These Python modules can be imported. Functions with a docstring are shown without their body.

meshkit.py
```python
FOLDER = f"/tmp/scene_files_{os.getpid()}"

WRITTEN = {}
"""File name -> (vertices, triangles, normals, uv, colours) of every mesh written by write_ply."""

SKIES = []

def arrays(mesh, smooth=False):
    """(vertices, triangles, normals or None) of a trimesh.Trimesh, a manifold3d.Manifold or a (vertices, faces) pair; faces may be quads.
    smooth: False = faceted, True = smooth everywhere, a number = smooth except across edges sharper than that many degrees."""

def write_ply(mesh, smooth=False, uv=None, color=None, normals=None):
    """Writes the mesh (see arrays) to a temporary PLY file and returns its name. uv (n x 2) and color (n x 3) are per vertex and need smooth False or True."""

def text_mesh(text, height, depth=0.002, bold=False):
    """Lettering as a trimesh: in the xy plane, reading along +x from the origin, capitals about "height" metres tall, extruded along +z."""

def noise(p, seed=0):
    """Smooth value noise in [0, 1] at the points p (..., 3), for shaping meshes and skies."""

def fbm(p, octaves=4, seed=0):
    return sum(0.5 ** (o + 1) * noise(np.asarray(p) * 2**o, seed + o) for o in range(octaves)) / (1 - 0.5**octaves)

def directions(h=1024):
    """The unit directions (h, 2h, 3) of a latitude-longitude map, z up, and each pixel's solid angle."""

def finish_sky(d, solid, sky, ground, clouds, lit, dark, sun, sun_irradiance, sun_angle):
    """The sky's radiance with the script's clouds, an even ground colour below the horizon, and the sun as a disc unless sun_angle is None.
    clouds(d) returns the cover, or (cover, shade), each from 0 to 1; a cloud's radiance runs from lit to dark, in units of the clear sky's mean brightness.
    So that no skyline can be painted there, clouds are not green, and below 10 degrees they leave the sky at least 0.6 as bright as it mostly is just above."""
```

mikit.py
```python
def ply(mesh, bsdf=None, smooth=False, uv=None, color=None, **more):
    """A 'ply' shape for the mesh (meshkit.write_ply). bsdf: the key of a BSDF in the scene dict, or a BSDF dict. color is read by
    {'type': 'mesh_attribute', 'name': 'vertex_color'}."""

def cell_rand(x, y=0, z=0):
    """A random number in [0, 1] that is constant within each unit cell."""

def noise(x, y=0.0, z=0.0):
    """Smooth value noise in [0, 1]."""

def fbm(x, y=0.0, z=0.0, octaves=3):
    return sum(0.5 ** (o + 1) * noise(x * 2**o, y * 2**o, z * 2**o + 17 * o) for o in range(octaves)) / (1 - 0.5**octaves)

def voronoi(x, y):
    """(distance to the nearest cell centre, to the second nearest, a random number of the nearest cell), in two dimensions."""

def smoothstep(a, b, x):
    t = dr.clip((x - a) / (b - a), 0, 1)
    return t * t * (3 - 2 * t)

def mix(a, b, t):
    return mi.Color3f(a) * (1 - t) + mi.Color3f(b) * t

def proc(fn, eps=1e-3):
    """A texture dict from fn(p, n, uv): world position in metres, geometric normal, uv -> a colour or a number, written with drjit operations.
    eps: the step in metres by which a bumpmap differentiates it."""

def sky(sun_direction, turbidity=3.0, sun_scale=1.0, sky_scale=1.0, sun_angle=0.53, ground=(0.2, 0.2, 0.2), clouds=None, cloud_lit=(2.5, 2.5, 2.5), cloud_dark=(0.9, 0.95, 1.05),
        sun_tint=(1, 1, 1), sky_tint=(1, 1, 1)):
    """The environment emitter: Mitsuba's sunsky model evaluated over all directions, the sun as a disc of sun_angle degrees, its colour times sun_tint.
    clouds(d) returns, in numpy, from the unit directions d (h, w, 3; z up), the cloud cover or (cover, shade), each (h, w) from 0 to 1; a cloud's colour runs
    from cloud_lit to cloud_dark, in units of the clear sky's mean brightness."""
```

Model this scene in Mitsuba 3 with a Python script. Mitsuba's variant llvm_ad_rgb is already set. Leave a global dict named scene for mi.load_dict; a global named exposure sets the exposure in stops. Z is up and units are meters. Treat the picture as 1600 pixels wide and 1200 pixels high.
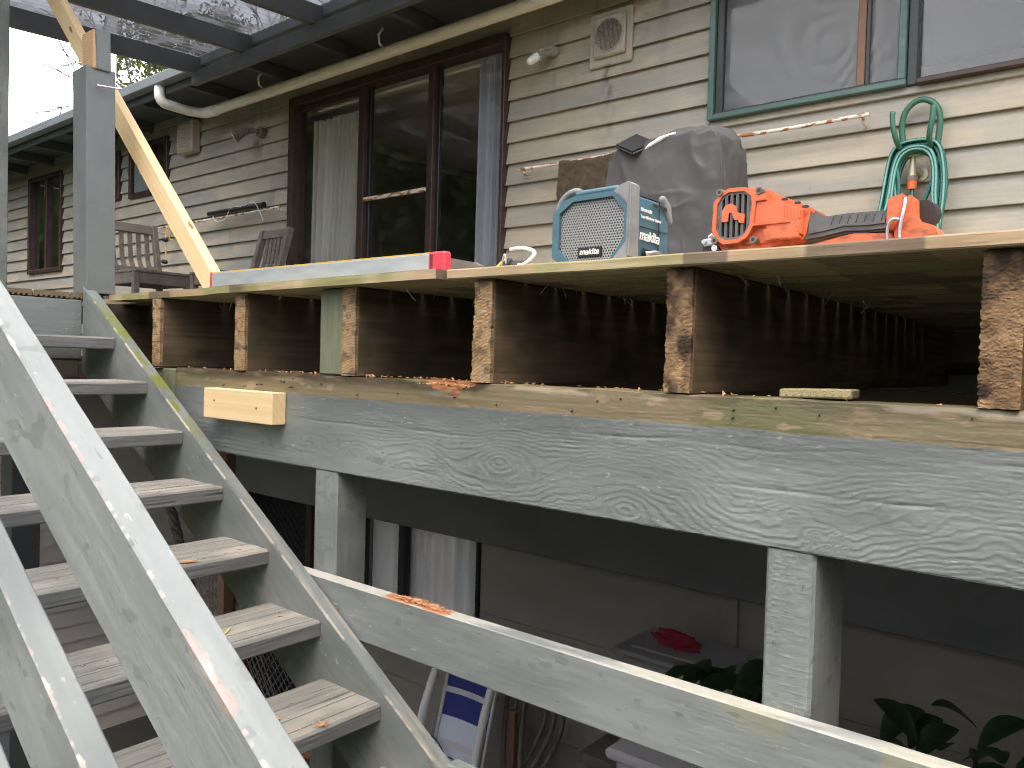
import math, random
import numpy as np, trimesh, manifold3d as m3
import drjit as dr, mitsuba as mi
import mikit, meshkit
from mikit import noise, fbm, voronoi, smoothstep, mix, proc, cell_rand
from shapely.geometry import Polygon, box as sbox, Point
from shapely.ops import unary_union

scene, labels = {'type': 'scene'}, {}
rng = np.random.default_rng(7)
random.seed(7)

# ------------------------------------------------------------------ camera, sky, exposure
def cam_axes(yaw, pitch, roll):
    f = np.array([-math.sin(yaw)*math.cos(pitch), math.cos(yaw)*math.cos(pitch), math.sin(pitch)])
    r = np.cross(f, [0, 0, 1]); r /= np.linalg.norm(r); u = np.cross(r, f)
    return f, math.sin(roll)*r + math.cos(roll)*u
EYE = np.array([0, 0, 2.9])
_f, _u = cam_axes(math.radians(39.14), math.radians(-1.60), math.radians(-1.61))
scene['camera'] = {'type': 'perspective', 'fov': math.degrees(2*math.atan(800/1240)), 'fov_axis': 'x', 'near_clip': .03, 'far_clip': 3000.,
                   'to_world': mi.ScalarTransform4f().look_at(origin=EYE.tolist(), target=(EYE+_f).tolist(), up=_u.tolist())}
def cloud_fn(d):
    q = d / np.maximum(d[..., 2:3], .12)
    s = meshkit.fbm(np.stack([q[..., 0]*1.1, q[..., 1]*1.1, q[..., 2]*0+3], -1), 4, 5)
    return np.ones(d.shape[:2]), np.clip((s-.3)*1.3, 0, 1)
scene['sky'] = mikit.sky((.35, -.5, .9), turbidity=3, sun_scale=.12, sun_angle=30, clouds=cloud_fn, cloud_lit=(2.3, 2.32, 2.38), cloud_dark=(1.3, 1.34, 1.42))
exposure = 4.0

# ------------------------------------------------------------------ helpers
REF = lambda k: {'type': 'ref', 'id': k}
def num(base):
    if base not in scene and base not in labels: return base
    i = 1
    while f'{base}_{i:03d}' in scene or f'{base}_{i:03d}' in labels: i += 1
    return f'{base}_{i:03d}'
def thing(name, label, cat, group=None, kind=None):
    k = num(name); labels[k] = {'label': label, 'category': cat}
    if group: labels[k]['group'] = group
    if kind: labels[k]['kind'] = kind
    return k
def put(key, mesh, mat, smooth=False, uv=None, label=None, **kw):
    k = key if key in labels and key not in scene else num(key)
    scene[k] = mikit.ply(mesh, mat, smooth=smooth, uv=uv, **kw)
    if label: labels[k] = {'label': label}
    return k
cat = trimesh.util.concatenate
_box = {}
def hbox(sx, sy, sz, b):
    b = min(b, .45*min(sx, sy, sz)); k = (round(sx, 5), round(sy, 5), round(sz, 5), round(b, 5))
    if k not in _box:
        h = np.array([sx, sy, sz])/2; v = []
        for s in np.ndindex(2, 2, 2):
            c = (np.array(s)*2-1)
            for a in range(3):
                q = h - b; q = q.copy(); q[a] = h[a]; v.append(c*q)
        _box[k] = trimesh.convex.convex_hull(np.array(v))
    return _box[k].copy()
def bx(x0, x1, y0, y1, z0, z1, b=.003):
    m = hbox(abs(x1-x0), abs(y1-y0), abs(z1-z0), b); m.apply_translation([(x0+x1)/2, (y0+y1)/2, (z0+z1)/2]); return m
def guv(m, axis=None):
    """uv in metres: u along the longest axis, v across."""
    v = m.vertices; e = np.ptp(v, axis=0); a = int(np.argmax(e)) if axis is None else axis
    o = [i for i in range(3) if i != a]; c = v.min(0)
    return np.stack([v[:, a]+rng.random()*40, (v[:, o[0]]-c[o[0]])+(v[:, o[1]]-c[o[1]])+rng.random()*20], 1)
def B(key, x0, x1, y0, y1, z0, z1, mat, b=.003, axis=None, **kw):
    m = bx(x0, x1, y0, y1, z0, z1, b); return put(key, m, mat, uv=guv(m, axis), **kw)
def frame_of(p0, p1, up):
    p0, p1 = np.asarray(p0, float), np.asarray(p1, float); L = np.linalg.norm(p1-p0); e1 = (p1-p0)/L
    e3 = np.asarray(up, float); e3 = e3-e1*(e3@e1); e3 /= np.linalg.norm(e3); e2 = np.cross(e3, e1)
    T = np.eye(4); T[:3, 0], T[:3, 1], T[:3, 2], T[:3, 3] = e1, e2, e3, (p0+p1)/2
    return T, L
def refine(m, length):
    mm = m3.Manifold(m3.Mesh(np.asarray(m.vertices, np.float32), np.asarray(m.faces, np.uint32))).refine_to_length(length).to_mesh()
    return trimesh.Trimesh(mm.vert_properties[:, :3], mm.tri_verts, process=True)
def member(p0, p1, t, h, up=(0, 0, 1), b=.003, fine=None, wob=0., seed=0, freq=25., cut0=None, cut1=None):
    """a timber from p0 to p1, t thick (e2), h high (e3); returns mesh and uv (u along, v distance from the e2-min/e3-max crease)"""
    T, L = frame_of(p0, p1, up); m = hbox(L, t, h, b)
    if fine:
        m = refine(m, fine); v = m.vertices
        nrm = m.vertex_normals
        d = (meshkit.fbm(v*np.array([freq*.35, freq, freq])+seed*7.7, 3, seed)-.5)*2*wob
        m.vertices = v+nrm*d[:, None]
    v = np.array(m.vertices)
    for c, s in ((cut0, -1), (cut1, 1)):
        if c is not None:                                     # oblique end: shift along the length in proportion to height
            w = (v[:, 0]*s > L/2-h) ; v[w, 0] += c*v[w, 2]
    uv = np.stack([v[:, 0]+seed*3.1+L/2, (h/2-v[:, 2])+(v[:, 1]+t/2)], 1)
    m = trimesh.Trimesh(v, m.faces, process=False); m.apply_transform(T)
    return m, uv
def M(key, p0, p1, t, h, mat, smooth=False, label=None, **kw):
    m, uv = member(p0, p1, t, h, **kw); return put(key, m, mat, smooth=smooth, uv=uv, label=label)
def tube(pts, r, sides=8, closed=False):
    p = np.asarray(pts, float); n = len(p)
    t = np.roll(p, -1, 0)-np.roll(p, 1, 0) if closed else np.gradient(p, axis=0)
    t /= np.linalg.norm(t, axis=1, keepdims=True)+1e-12
    a = np.cross(t[0], [0, 0, 1.] if abs(t[0][2]) < .9 else [1., 0, 0]); a /= np.linalg.norm(a); A = []
    for i in range(n):
        a = a-t[i]*(a@t[i]); a /= np.linalg.norm(a); A.append(a)
    A = np.array(A); Bn = np.cross(t, A); th = np.arange(sides)*2*np.pi/sides
    rr = np.broadcast_to(r, (n,))
    v = p[:, None]+rr[:, None, None]*(np.cos(th)[None, :, None]*A[:, None]+np.sin(th)[None, :, None]*Bn[:, None])
    f = []
    m = n if closed else n-1
    for i in range(m):
        for j in range(sides):
            a0, a1 = i*sides+j, i*sides+(j+1) % sides; b0, b1 = ((i+1) % n)*sides+j, ((i+1) % n)*sides+(j+1) % sides
            f += [[a0, a1, b1], [a0, b1, b0]]
    v = v.reshape(-1, 3)
    if not closed:
        c = len(v); v = np.vstack([v, p[0], p[-1]])
        for j in range(sides):
            f += [[c, (j+1) % sides, j], [c+1, (n-1)*sides+j, (n-1)*sides+(j+1) % sides]]
    return trimesh.Trimesh(v, f, process=False)
def spline(pts, n=40, closed=False):
    from scipy.interpolate import splprep, splev
    p = np.asarray(pts, float)
    if closed: p = np.vstack([p, p[0]])
    tck, _ = splprep(p.T, s=0, k=min(3, len(p)-1), per=closed)
    return np.array(splev(np.linspace(0, 1, n, endpoint=not closed), tck)).T
def cyl(p0, p1, r, sides=20, r1=None):
    p0, p1 = np.asarray(p0, float), np.asarray(p1, float)
    return tube([p0, p0+(p1-p0)*.001, p0+(p1-p0)*.999, p1], [r*.94, r, r if r1 is None else r1, (r if r1 is None else r1)*.94], sides)
def xz(poly, y0, y1, b=0.0):
    """a polygon in x,z extruded from y0 (front) to y1, its front and back edges rounded off in two steps of b"""
    poly = poly if isinstance(poly, Polygon) else Polygon(poly)
    lay = [(0, y0+b, y1-b)] if b else [(0, y0, y1)]
    if b: lay += [(.3*b, y0+.35*b, y1-.35*b), (b, y0, y1)]
    out = []
    for ins, a, c in lay:
        g = poly.buffer(-ins) if ins else poly
        for q in getattr(g, 'geoms', [g]):
            if q.is_empty: continue
            e = trimesh.creation.extrude_polygon(q, c-a, engine='earcut')
            e.apply_transform(np.array([[1, 0, 0, 0], [0, 0, -1, c], [0, 1, 0, 0], [0, 0, 0, 1.]])); out.append(e)
    return cat(out)
def rrect(x0, x1, z0, z1, r):
    return sbox(x0+r, z0+r, x1-r, z1-r).buffer(r, quad_segs=5)
def hullspheres(pts, r):
    s = trimesh.creation.icosphere(2, 1.0).vertices
    r = np.broadcast_to(r, (len(pts),))
    return trimesh.convex.convex_hull(np.vstack([np.asarray(p)+s*q for p, q in zip(pts, r)]))
def rm(m, axis, deg, c=(0, 0, 0)):
    m = m.copy(); m.apply_transform(trimesh.transformations.rotation_matrix(math.radians(deg), axis, c)); return m

# ------------------------------------------------------------------ materials
def pr(col, rough=.6, **kw):
    c = {'type': 'rgb', 'value': list(col)} if isinstance(col, (tuple, list)) else proc(col)
    d = {'type': 'principled', 'base_color': c, 'roughness': rough}; d.update(kw); return {'type': 'twosided', 'b': d}
def bump(fn, scale, bsdf, eps=1e-3):
    return {'type': 'twosided', 'b': {'type': 'bumpmap', 'arbitrary': proc(fn, eps), 'scale': scale, 'bsdf': bsdf['b']}}
C3 = mi.Color3f

def f_paint(p, n, uv):
    a = fbm(p.x*2.3+3, p.y*2.3, p.z*4, 3); b = fbm(uv.x*9, uv.y*60, 2.0, 2)
    c = mix((.160, .178, .180), (.226, .244, .244), smoothstep(.3, .7, a))
    c = c*(.88+.22*b)
    s = smoothstep(.66, .74, fbm(p.x*21, p.y*21, p.z*30, 3))
    c = mix(c, (.13, .138, .132), s*.45)
    sc = smoothstep(.80, .83, fbm(uv.x*38, uv.y*150, 8, 3))*smoothstep(.5, .62, noise(p.x*3.3, p.y*3.3, p.z*3.3+8))
    c = mix(c, (.36, .35, .32), sc*.6)
    dk = smoothstep(.81, .85, fbm(uv.x*16, uv.y*110, 3, 3))
    return mix(c, (.085, .08, .072), dk*.5)
def h_paint(p, n, uv): return fbm(uv.x*14, uv.y*230, 1.0, 3)*.6+fbm(uv.x*160, uv.y*160, 4.0, 2)*.4
scene['mat_paint'] = bump(h_paint, .0022, pr(f_paint, .48))
def h_rough(p, n, uv): return fbm(p.x*150, p.y*150, p.z*95, 3)+.3*smoothstep(.55, .8, noise(p.x*40, p.y*40, p.z*190))
scene['mat_paint_rough'] = bump(h_rough, .0019, pr(f_paint, .5))

def f_rail(p, n, uv):                                       # the near rails: paint chipped to pale wood along the crease
    c = f_paint(p, n, uv)
    lim = .0068+.014*smoothstep(.52, .78, fbm(uv.x*7.5, 3.3, 1, 3))+.012*(fbm(uv.x*45, 7, 2, 3)-.42)*smoothstep(.3, .7, noise(uv.x*5, 4, 5))
    chip = smoothstep(0.0, .0025, lim-uv.y+.006*(noise(uv.x*120, uv.y*120)-.5)-.0035)
    wood = mix((.28, .235, .22), (.44, .40, .385), noise(uv.x*30, uv.y*200))
    k = smoothstep(.79, .81, fbm(uv.x*3.7+1.7, uv.y*18, 9, 3))
    c = mix(c, (.34, .25, .19), k*.8)
    return mix(c, wood, chip)
scene['mat_rail'] = bump(h_paint, .0014, pr(f_rail, .45))

def f_moss(p, n, uv):                                       # far stringer: worn arris, moss near its upper end
    c = f_paint(p, n, uv)
    top = smoothstep(.5, .75, n.z)
    m = smoothstep(-2.55, -2.75, p.x)*smoothstep(-3.5, -3.3, p.x)*smoothstep(.30, .55, fbm(p.x*14, p.y*40, p.z*14, 3))*top
    c = mix(c, (.155, .17, .03), m*.9)
    w = smoothstep(.45, .62, fbm(p.x*16, p.z*16, 4, 3))*smoothstep(.007, .002, uv.y)
    c = mix(c, (.55, .50, .44), w)
    wear = top*smoothstep(-2.6, -2.2, p.x)*smoothstep(.35, .7, fbm(p.x*6, p.y*60, p.z*6, 3))
    return mix(c, (.27, .25, .225), wear*.75)
scene['mat_stringer'] = bump(h_paint, .0012, pr(f_moss, .42))

def f_lower(p, n, uv):                                      # lower rail: yellowish runs and weathered top
    c = f_paint(p, n, uv)*1.05
    col = noise(p.x*7.0+11, 0, 3)
    run = smoothstep(.60, .68, col)*smoothstep(2.225-.11*noise(p.x*7, 5, 2), 2.225, p.z)*smoothstep(-1.35, -1.2, p.x)
    c = mix(c, (.30, .29, .16), run*.5)
    top = smoothstep(.5, .8, n.z)
    c = mix(c, (.62, .60, .54), top*.55*smoothstep(.2, .6, fbm(p.x*5, p.y*20, 1, 3)))
    rot = top*smoothstep(-1.70, -1.66, p.x)*smoothstep(-1.42, -1.46, p.x)*smoothstep(.3, .45, fbm(p.x*22, p.y*60, 2, 3))
    return mix(c, (.40, .17, .075), rot)
scene['mat_lower'] = bump(h_paint, .0013, pr(f_lower, .5))

def f_beam(p, n, uv):                                       # painted below, bare treated timber in the strip once covered by a fascia
    c = f_paint(p, n, uv)
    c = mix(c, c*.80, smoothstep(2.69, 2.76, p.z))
    g = fbm(p.x*5, p.z*150, 2, 3); big = fbm(p.x*3.1, p.z*9, 7, 3)
    w = mix((.125, .105, .060), (.25, .20, .13), g)
    w = mix(w, (.12, .125, .055), smoothstep(.42, .68, big)*.7)
    w = mix(w, (.32, .235, .155), smoothstep(.62, .76, fbm(p.x*14, p.z*40, 3, 4))*.7)
    w = mix(w, (.050, .036, .026), smoothstep(.40, .62, fbm(p.x*5+4, p.z*36, 11, 4))*smoothstep(2.795, 2.832, p.z)*smoothstep(.2, -1.2, p.x)*.85)
    rz = dr.abs(p.x+1.49+.05*(noise(p.x*20, p.z*60, 3)-.5))/.085; w = mix(w, mix((.16, .07, .035), (.40, .17, .08), noise(p.x*60, p.z*160, 4)), smoothstep(.1, .25, (p.z-2.800)/.04-rz*rz*.8+.9*(fbm(p.x*28, p.z*70, 6, 3)-.45)))
    edge = 2.775+.005*(fbm(p.x*11, 2, 3, 3)-.5)+.003*(noise(p.x*90, 3)-.5)
    return mix(c, w, smoothstep(-.0015, .0015, p.z-edge))
scene['mat_beam'] = bump(lambda p, n, uv: fbm(uv.x*22, uv.y*260, 1, 3)*.6+.4*fbm(uv.x*140, uv.y*140, 5, 2), .0012, pr(f_beam, .36))

def f_joist(p, n, uv):
    g = fbm(uv.x*3.5, uv.y*95, 1, 3)
    c = mix((.075, .052, .034), (.15, .105, .066), g)
    return mix(c, (.03, .035, .016), smoothstep(.5, .75, fbm(uv.x*5, uv.y*12, 4, 3))*.6)
scene['mat_joist'] = bump(lambda p, n, uv: fbm(uv.x*8, uv.y*260, 1, 2), .0012, pr(f_joist, .8))
def f_end(p, n, uv):                                        # sawn, ragged joist ends
    g = fbm(p.x*140, p.z*420, p.x*9, 3); b = fbm(p.x*45, p.x*17, p.z*40, 4)
    t = cell_rand(dr.floor(p.x*1.7+.35), 3)
    c = mix(mix((.22, .125, .06), (.42, .26, .125), fbm(p.x*28, p.z*34, 9, 3)), (.50, .35, .19), smoothstep(.45, .75, g)*.55)
    c = mix(c, (.30, .25, .18), smoothstep(.4, .6, fbm(p.x*90, p.z*90, 5, 2))*.4)
    c = c*(.78+.30*(.5+.5*dr.sin(dr.sqrt(dr.square(p.z-2.7)+dr.square((p.x*1.667-dr.floor(p.x*1.667)-.9)*.6))*760+7*fbm(p.x*25, p.z*25, 2, 2))))
    c = mix(c, (.03, .024, .02), smoothstep(.0035, .0012, dr.abs(noise(p.z*22, dr.floor(p.x*1.7), 5)-.5)*.05+dr.abs(noise(p.x*40, p.z*9, 2)-.5)*.01)*.7)
    return mix(c, (.045, .033, .024), smoothstep(.52-.05*t, .70, b)*.6)
scene['mat_joist_end'] = bump(lambda p, n, uv: fbm(p.x*350, p.z*350, 3, 3), .004, pr(f_end, .95))
scene['mat_joist_rot'] = bump(lambda p, n, uv: fbm(p.x*350, p.z*350, 3, 3), .004, pr(lambda p, n, uv: mix(
    mix((.038, .025, .017), (.23, .14, .075), smoothstep(.3, .7, fbm(p.x*24, p.z*20, 4, 5))), (.36, .23, .12), smoothstep(.52, .72, fbm(p.x*30+3, p.z*26, 8, 4))*smoothstep(3.06, 2.92, p.z)), .95))
def f_deck(p, n, uv):
    g = fbm(uv.x*4, uv.y*120, 1, 3); b = fbm(uv.x*4.5+2, uv.y*3, 3, 3)
    c = mix((.27, .225, .115), (.47, .385, .235), g)
    c = mix(c, (.17, .19, .06), smoothstep(.45, .62, b)*.6)
    c = mix(c, (.40, .26, .17), smoothstep(.60, .68, fbm(uv.x*6, 1, 9, 2))*.6)
    q = noise(uv.x*8.5, 4, 6)
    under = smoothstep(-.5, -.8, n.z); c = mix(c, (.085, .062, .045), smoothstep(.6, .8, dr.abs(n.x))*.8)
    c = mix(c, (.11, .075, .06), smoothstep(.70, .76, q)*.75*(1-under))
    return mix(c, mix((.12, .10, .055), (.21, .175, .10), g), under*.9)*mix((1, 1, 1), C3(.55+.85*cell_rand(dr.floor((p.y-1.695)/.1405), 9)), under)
scene['mat_deck'] = bump(lambda p, n, uv: fbm(uv.x*9, uv.y*240, 1, 2), .001, pr(f_deck, .75))
def f_tread(p, n, uv):
    g = fbm(uv.x*4, uv.y*150, 1, 3); b = fbm(p.x*9, p.y*5, p.z*7, 3)
    top = smoothstep(.5, .8, n.z)
    c = mix(mix((.105, .107, .11), (.15, .152, .155), g), mix((.115, .112, .106), (.262, .25, .226), g), top)
    c = mix(c, (.31, .285, .25), top*smoothstep(.5, .7, b)*.6)
    crack = smoothstep(.76, .82, fbm(uv.x*2.5, uv.y*70, 3, 2))
    return mix(c, (.04, .038, .035), crack*.6)
scene['mat_tread'] = bump(lambda p, n, uv: fbm(uv.x*7, uv.y*210, 1, 3)-.8*smoothstep(.74, .79, fbm(uv.x*2.5, uv.y*70, 3, 2)), .0028, pr(f_tread, .8))
def f_pine(p, n, uv):
    g = fbm(uv.x*1.6, uv.y*110, 1, 3)
    c = mix((.66, .47, .25), (.76, .60, .37), g)
    d, _, r = voronoi(uv.x*3.2, uv.y*9)
    return mix(c, (.27, .13, .06), smoothstep(.12, .05, d)*smoothstep(.45, .5, r))
scene['mat_pine'] = bump(lambda p, n, uv: fbm(uv.x*9, uv.y*260, 1, 2), .0005, pr(f_pine, .6))
def f_cutend(p, n, uv):
    r = dr.sqrt(dr.square(p.z*1.0-4.30)+dr.square(p.y-1.46)+dr.square(p.x+3.6))
    return mix((.33, .20, .11), (.48, .32, .19), .5+.5*dr.sin(r*900+6*noise(p.x*30, p.y*30, p.z*30)))
scene['mat_cutend'] = pr(f_cutend, .85)

def f_board(p, n, uv):                                      # house weatherboards
    cream, grey = (.40, .355, .285), (.30, .285, .262)
    a = fbm(uv.x*1.1, uv.y*4.3, 2, 4); rown = cell_rand(dr.floor((p.z-3.0)/.149), 5)
    left = smoothstep(-3.0, -6.5, p.x)
    c = mix(cream, grey, dr.clip(smoothstep(.42, .60, a)*.75+left*.12+.15*(rown-.5), 0, 1))
    c = mix(c, (.285, .28, .265), smoothstep(.54, .70, fbm(uv.x*2.9+5, uv.y*8+3, 8, 4))*.38)
    streak = smoothstep(.55, .8, fbm(p.x*12, p.z*1.3, 4, 3))*smoothstep(4.3, 5.2, p.z)
    c = mix(c, (.22, .215, .20), streak*.45)
    st = smoothstep(.06, .0, dr.abs(p.x+2.82+.04*(noise(p.z*7, 2)-.5)))*smoothstep(4.2, 4.7, p.z)*smoothstep(4.84, 4.80, p.z)
    c = mix(c, (.10, .10, .10), st*.75*smoothstep(.2, .7, noise(p.x*30, p.z*12)))
    nz = dr.abs((p.z-3.1)/.149-dr.floor((p.z-3.1)/.149)-.22)*.149; nx_ = dr.abs(p.x/.6-dr.floor(p.x/.6)-.5)*.6
    c = mix(c, (.16, .12, .09), smoothstep(.0055, .0035, dr.sqrt(nz*nz+nx_*nx_))*.7)
    return c*(.90+.16*fbm(uv.x*6, uv.y*120, 6, 2))
scene['mat_board'] = bump(lambda p, n, uv: fbm(uv.x*8, uv.y*130, 1, 3), .0013, pr(f_board, .6))
scene['mat_wallback'] = pr((.10, .09, .075), .9)
def f_lowboard(p, n, uv): return mix((.29, .27, .24), (.35, .325, .295), fbm(p.x*3+p.y*3, p.z*14, 2, 3))
scene['mat_lowboard'] = pr(f_lowboard, .65)
scene['mat_wingboard'] = pr(lambda p, n, uv: mix((.58, .53, .50), (.66, .61, .58), fbm(p.x*3+p.y*3, p.z*14, 2, 3)), .65)
scene['mat_bearer'] = pr(lambda p, n, uv: mix((.155, .165, .168), (.20, .21, .208), fbm(p.x*3, p.y*3, p.z*6, 4)), .7)
scene['mat_frame'] = pr(lambda p, n, uv: mix((.030, .016, .016), (.062, .034, .030), fbm(p.x*30, p.y*30, p.z*6, 3)), .45)
scene['mat_greenframe'] = pr(lambda p, n, uv: mix((.035, .085, .075), (.085, .15, .135), fbm(p.x*9, p.y*30, p.z*20, 3)), .4)
scene['mat_brownwood'] = pr((.22, .12, .075), .6)
scene['mat_blackframe'] = pr((.018, .02, .024), .4)
scene['mat_eave'] = bump(h_paint, .001, pr(lambda p, n, uv: mix((.050, .057, .066), (.078, .086, .096), fbm(p.x*6, p.y*6, p.z*6, 3)), .5))
scene['mat_rafter'] = bump(h_paint, .001, pr(lambda p, n, uv: mix((.075, .084, .094), (.11, .12, .132), fbm(p.x*6, p.y*6, p.z*6, 3)), .5))
scene['mat_post'] = bump(lambda p, n, uv: h_rough(p, n, uv)+.5*fbm(p.x*30, p.y*30, p.z*4, 2), .0016, pr(lambda p, n, uv: mix((.098, .112, .122), (.145, .16, .168), fbm(p.x*9, p.y*9, p.z*4, 3)), .55))
scene['mat_gutter'] = pr((.16, .18, .20), .4)
scene['mat_pvc'] = pr(lambda p, n, uv: mix((.70, .665, .56), (.80, .785, .73), fbm(p.x*1.3, p.y*4, p.z*9, 3)), .35)
scene['mat_white'] = pr((.75, .75, .74), .4)
scene['mat_glass'] = {'type': 'thindielectric', 'int_ior': 1.52}
def f_weave(p, n, uv):                                      # fine mesh, its weave pulled into slow waves
    q = 15*fbm(p.x*2.1+3, p.z*1.5, 2, 2)+p.z*3
    return .44+.17*dr.sin(q*6.28)*smoothstep(.15, .6, noise(p.x*2.2, p.z*2.2, 5))
scene['mat_screen'] = {'type': 'mask', 'opacity': proc(f_weave), 'b': pr((.26, .265, .285), .7)}
scene['mat_polycarb'] = {'type': 'blendbsdf', 'weight': proc(lambda p, n, uv: .22+.5*smoothstep(.46, .68, fbm(p.x*7, p.y*5, 1, 4))+.25*smoothstep(.6, .7, fbm(p.x*26, p.y*12, 4, 3))), 'a': {'type': 'ref', 'id': 'mat_sheetclear'}, 'b': {'type': 'principledthin', 'base_color': {'type': 'rgb', 'value': [.15, .15, .165]}, 'roughness': .8, 'diff_trans': .9}}
scene['mat_sheetclear'] = {'type': 'thindielectric', 'int_ior': 1.50, 'specular_transmittance': {'type': 'rgb', 'value': [.17, .175, .205]}}
scene['mat_clearplastic'] = {'type': 'twosided', 'b': {'type': 'principled', 'base_color': {'type': 'rgb', 'value': [.33, .33, .345]}, 'roughness': .25}}
scene['mat_whiteplastic'] = pr((.64, .63, .68), .3)
def f_rust(p, n, uv): return mix((.72, .69, .64), (.36, .15, .06), smoothstep(.50, .58, fbm(p.x*26, p.y*26, p.z*60, 3)))
scene['mat_rustrail'] = pr(f_rust, .6)
def cloth(col, var=.15):
    return pr(lambda p, n, uv: C3(col)*(1-var+2*var*fbm(p.x*9, p.y*9, p.z*4, 3)), .9)
def sheer(col, tr):
    return {'type': 'principledthin', 'base_color': {'type': 'rgb', 'value': col}, 'roughness': .9, 'diff_trans': tr}
scene['mat_sheer'] = sheer([.74, .74, .72], .5)
scene['mat_netcurtain'] = pr((.90, .91, .94), .9)
scene['mat_bluecurtain'] = sheer([.40, .43, .50], .35)
scene['mat_room'] = pr((.62, .61, .58), .9)
scene['mat_roomwall'] = pr((.30, .29, .27), .9)
scene['mat_roomfloor'] = pr((.10, .075, .05), .7)
scene['mat_cover'] = bump(lambda p, n, uv: fbm(p.x*260, p.y*260, p.z*260, 2), .0008, pr(lambda p, n, uv: mix((.052, .052, .057), (.082, .082, .088), fbm(p.x*4, p.y*4, p.z*4, 4)), .75))
scene['mat_mat'] = bump(lambda p, n, uv: fbm(p.x*190, p.y*100, p.z*120, 3), .012, pr(lambda p, n, uv: mix((.035, .026, .018), (.13, .10, .072), fbm(p.x*42, p.y*20, p.z*30, 4)), .95))
scene['mat_black'] = pr((.014, .014, .016), .35)
scene['mat_blackrubber'] = pr((.022, .022, .024), .6)
scene['mat_teal'] = bump(lambda p, n, uv: fbm(p.x*900, p.y*900, p.z*900, 2), .0002, pr(lambda p, n, uv: mix((.040, .105, .145), (.066, .145, .19), fbm(p.x*22, p.y*22, p.z*22, 3)), .42))
scene['mat_greyrubber'] = pr(lambda p, n, uv: mix((.15, .155, .165), (.27, .275, .285), fbm(p.x*30, p.y*30, p.z*30, 3)), .6)
def f_grille(p, n, uv):
    k = 1/.0074; x, z = p.x*k, p.z*k/.866
    r = dr.floor(z); x = x+.5*(r-2*dr.floor(r/2))
    d = dr.sqrt(dr.square(x-dr.floor(x)-.5)+dr.square((z-r-.5)*.866))
    return mix((.008, .008, .009), (.29, .295, .30), smoothstep(.28, .38, d))
scene['mat_grille'] = pr(f_grille, .55)
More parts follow.
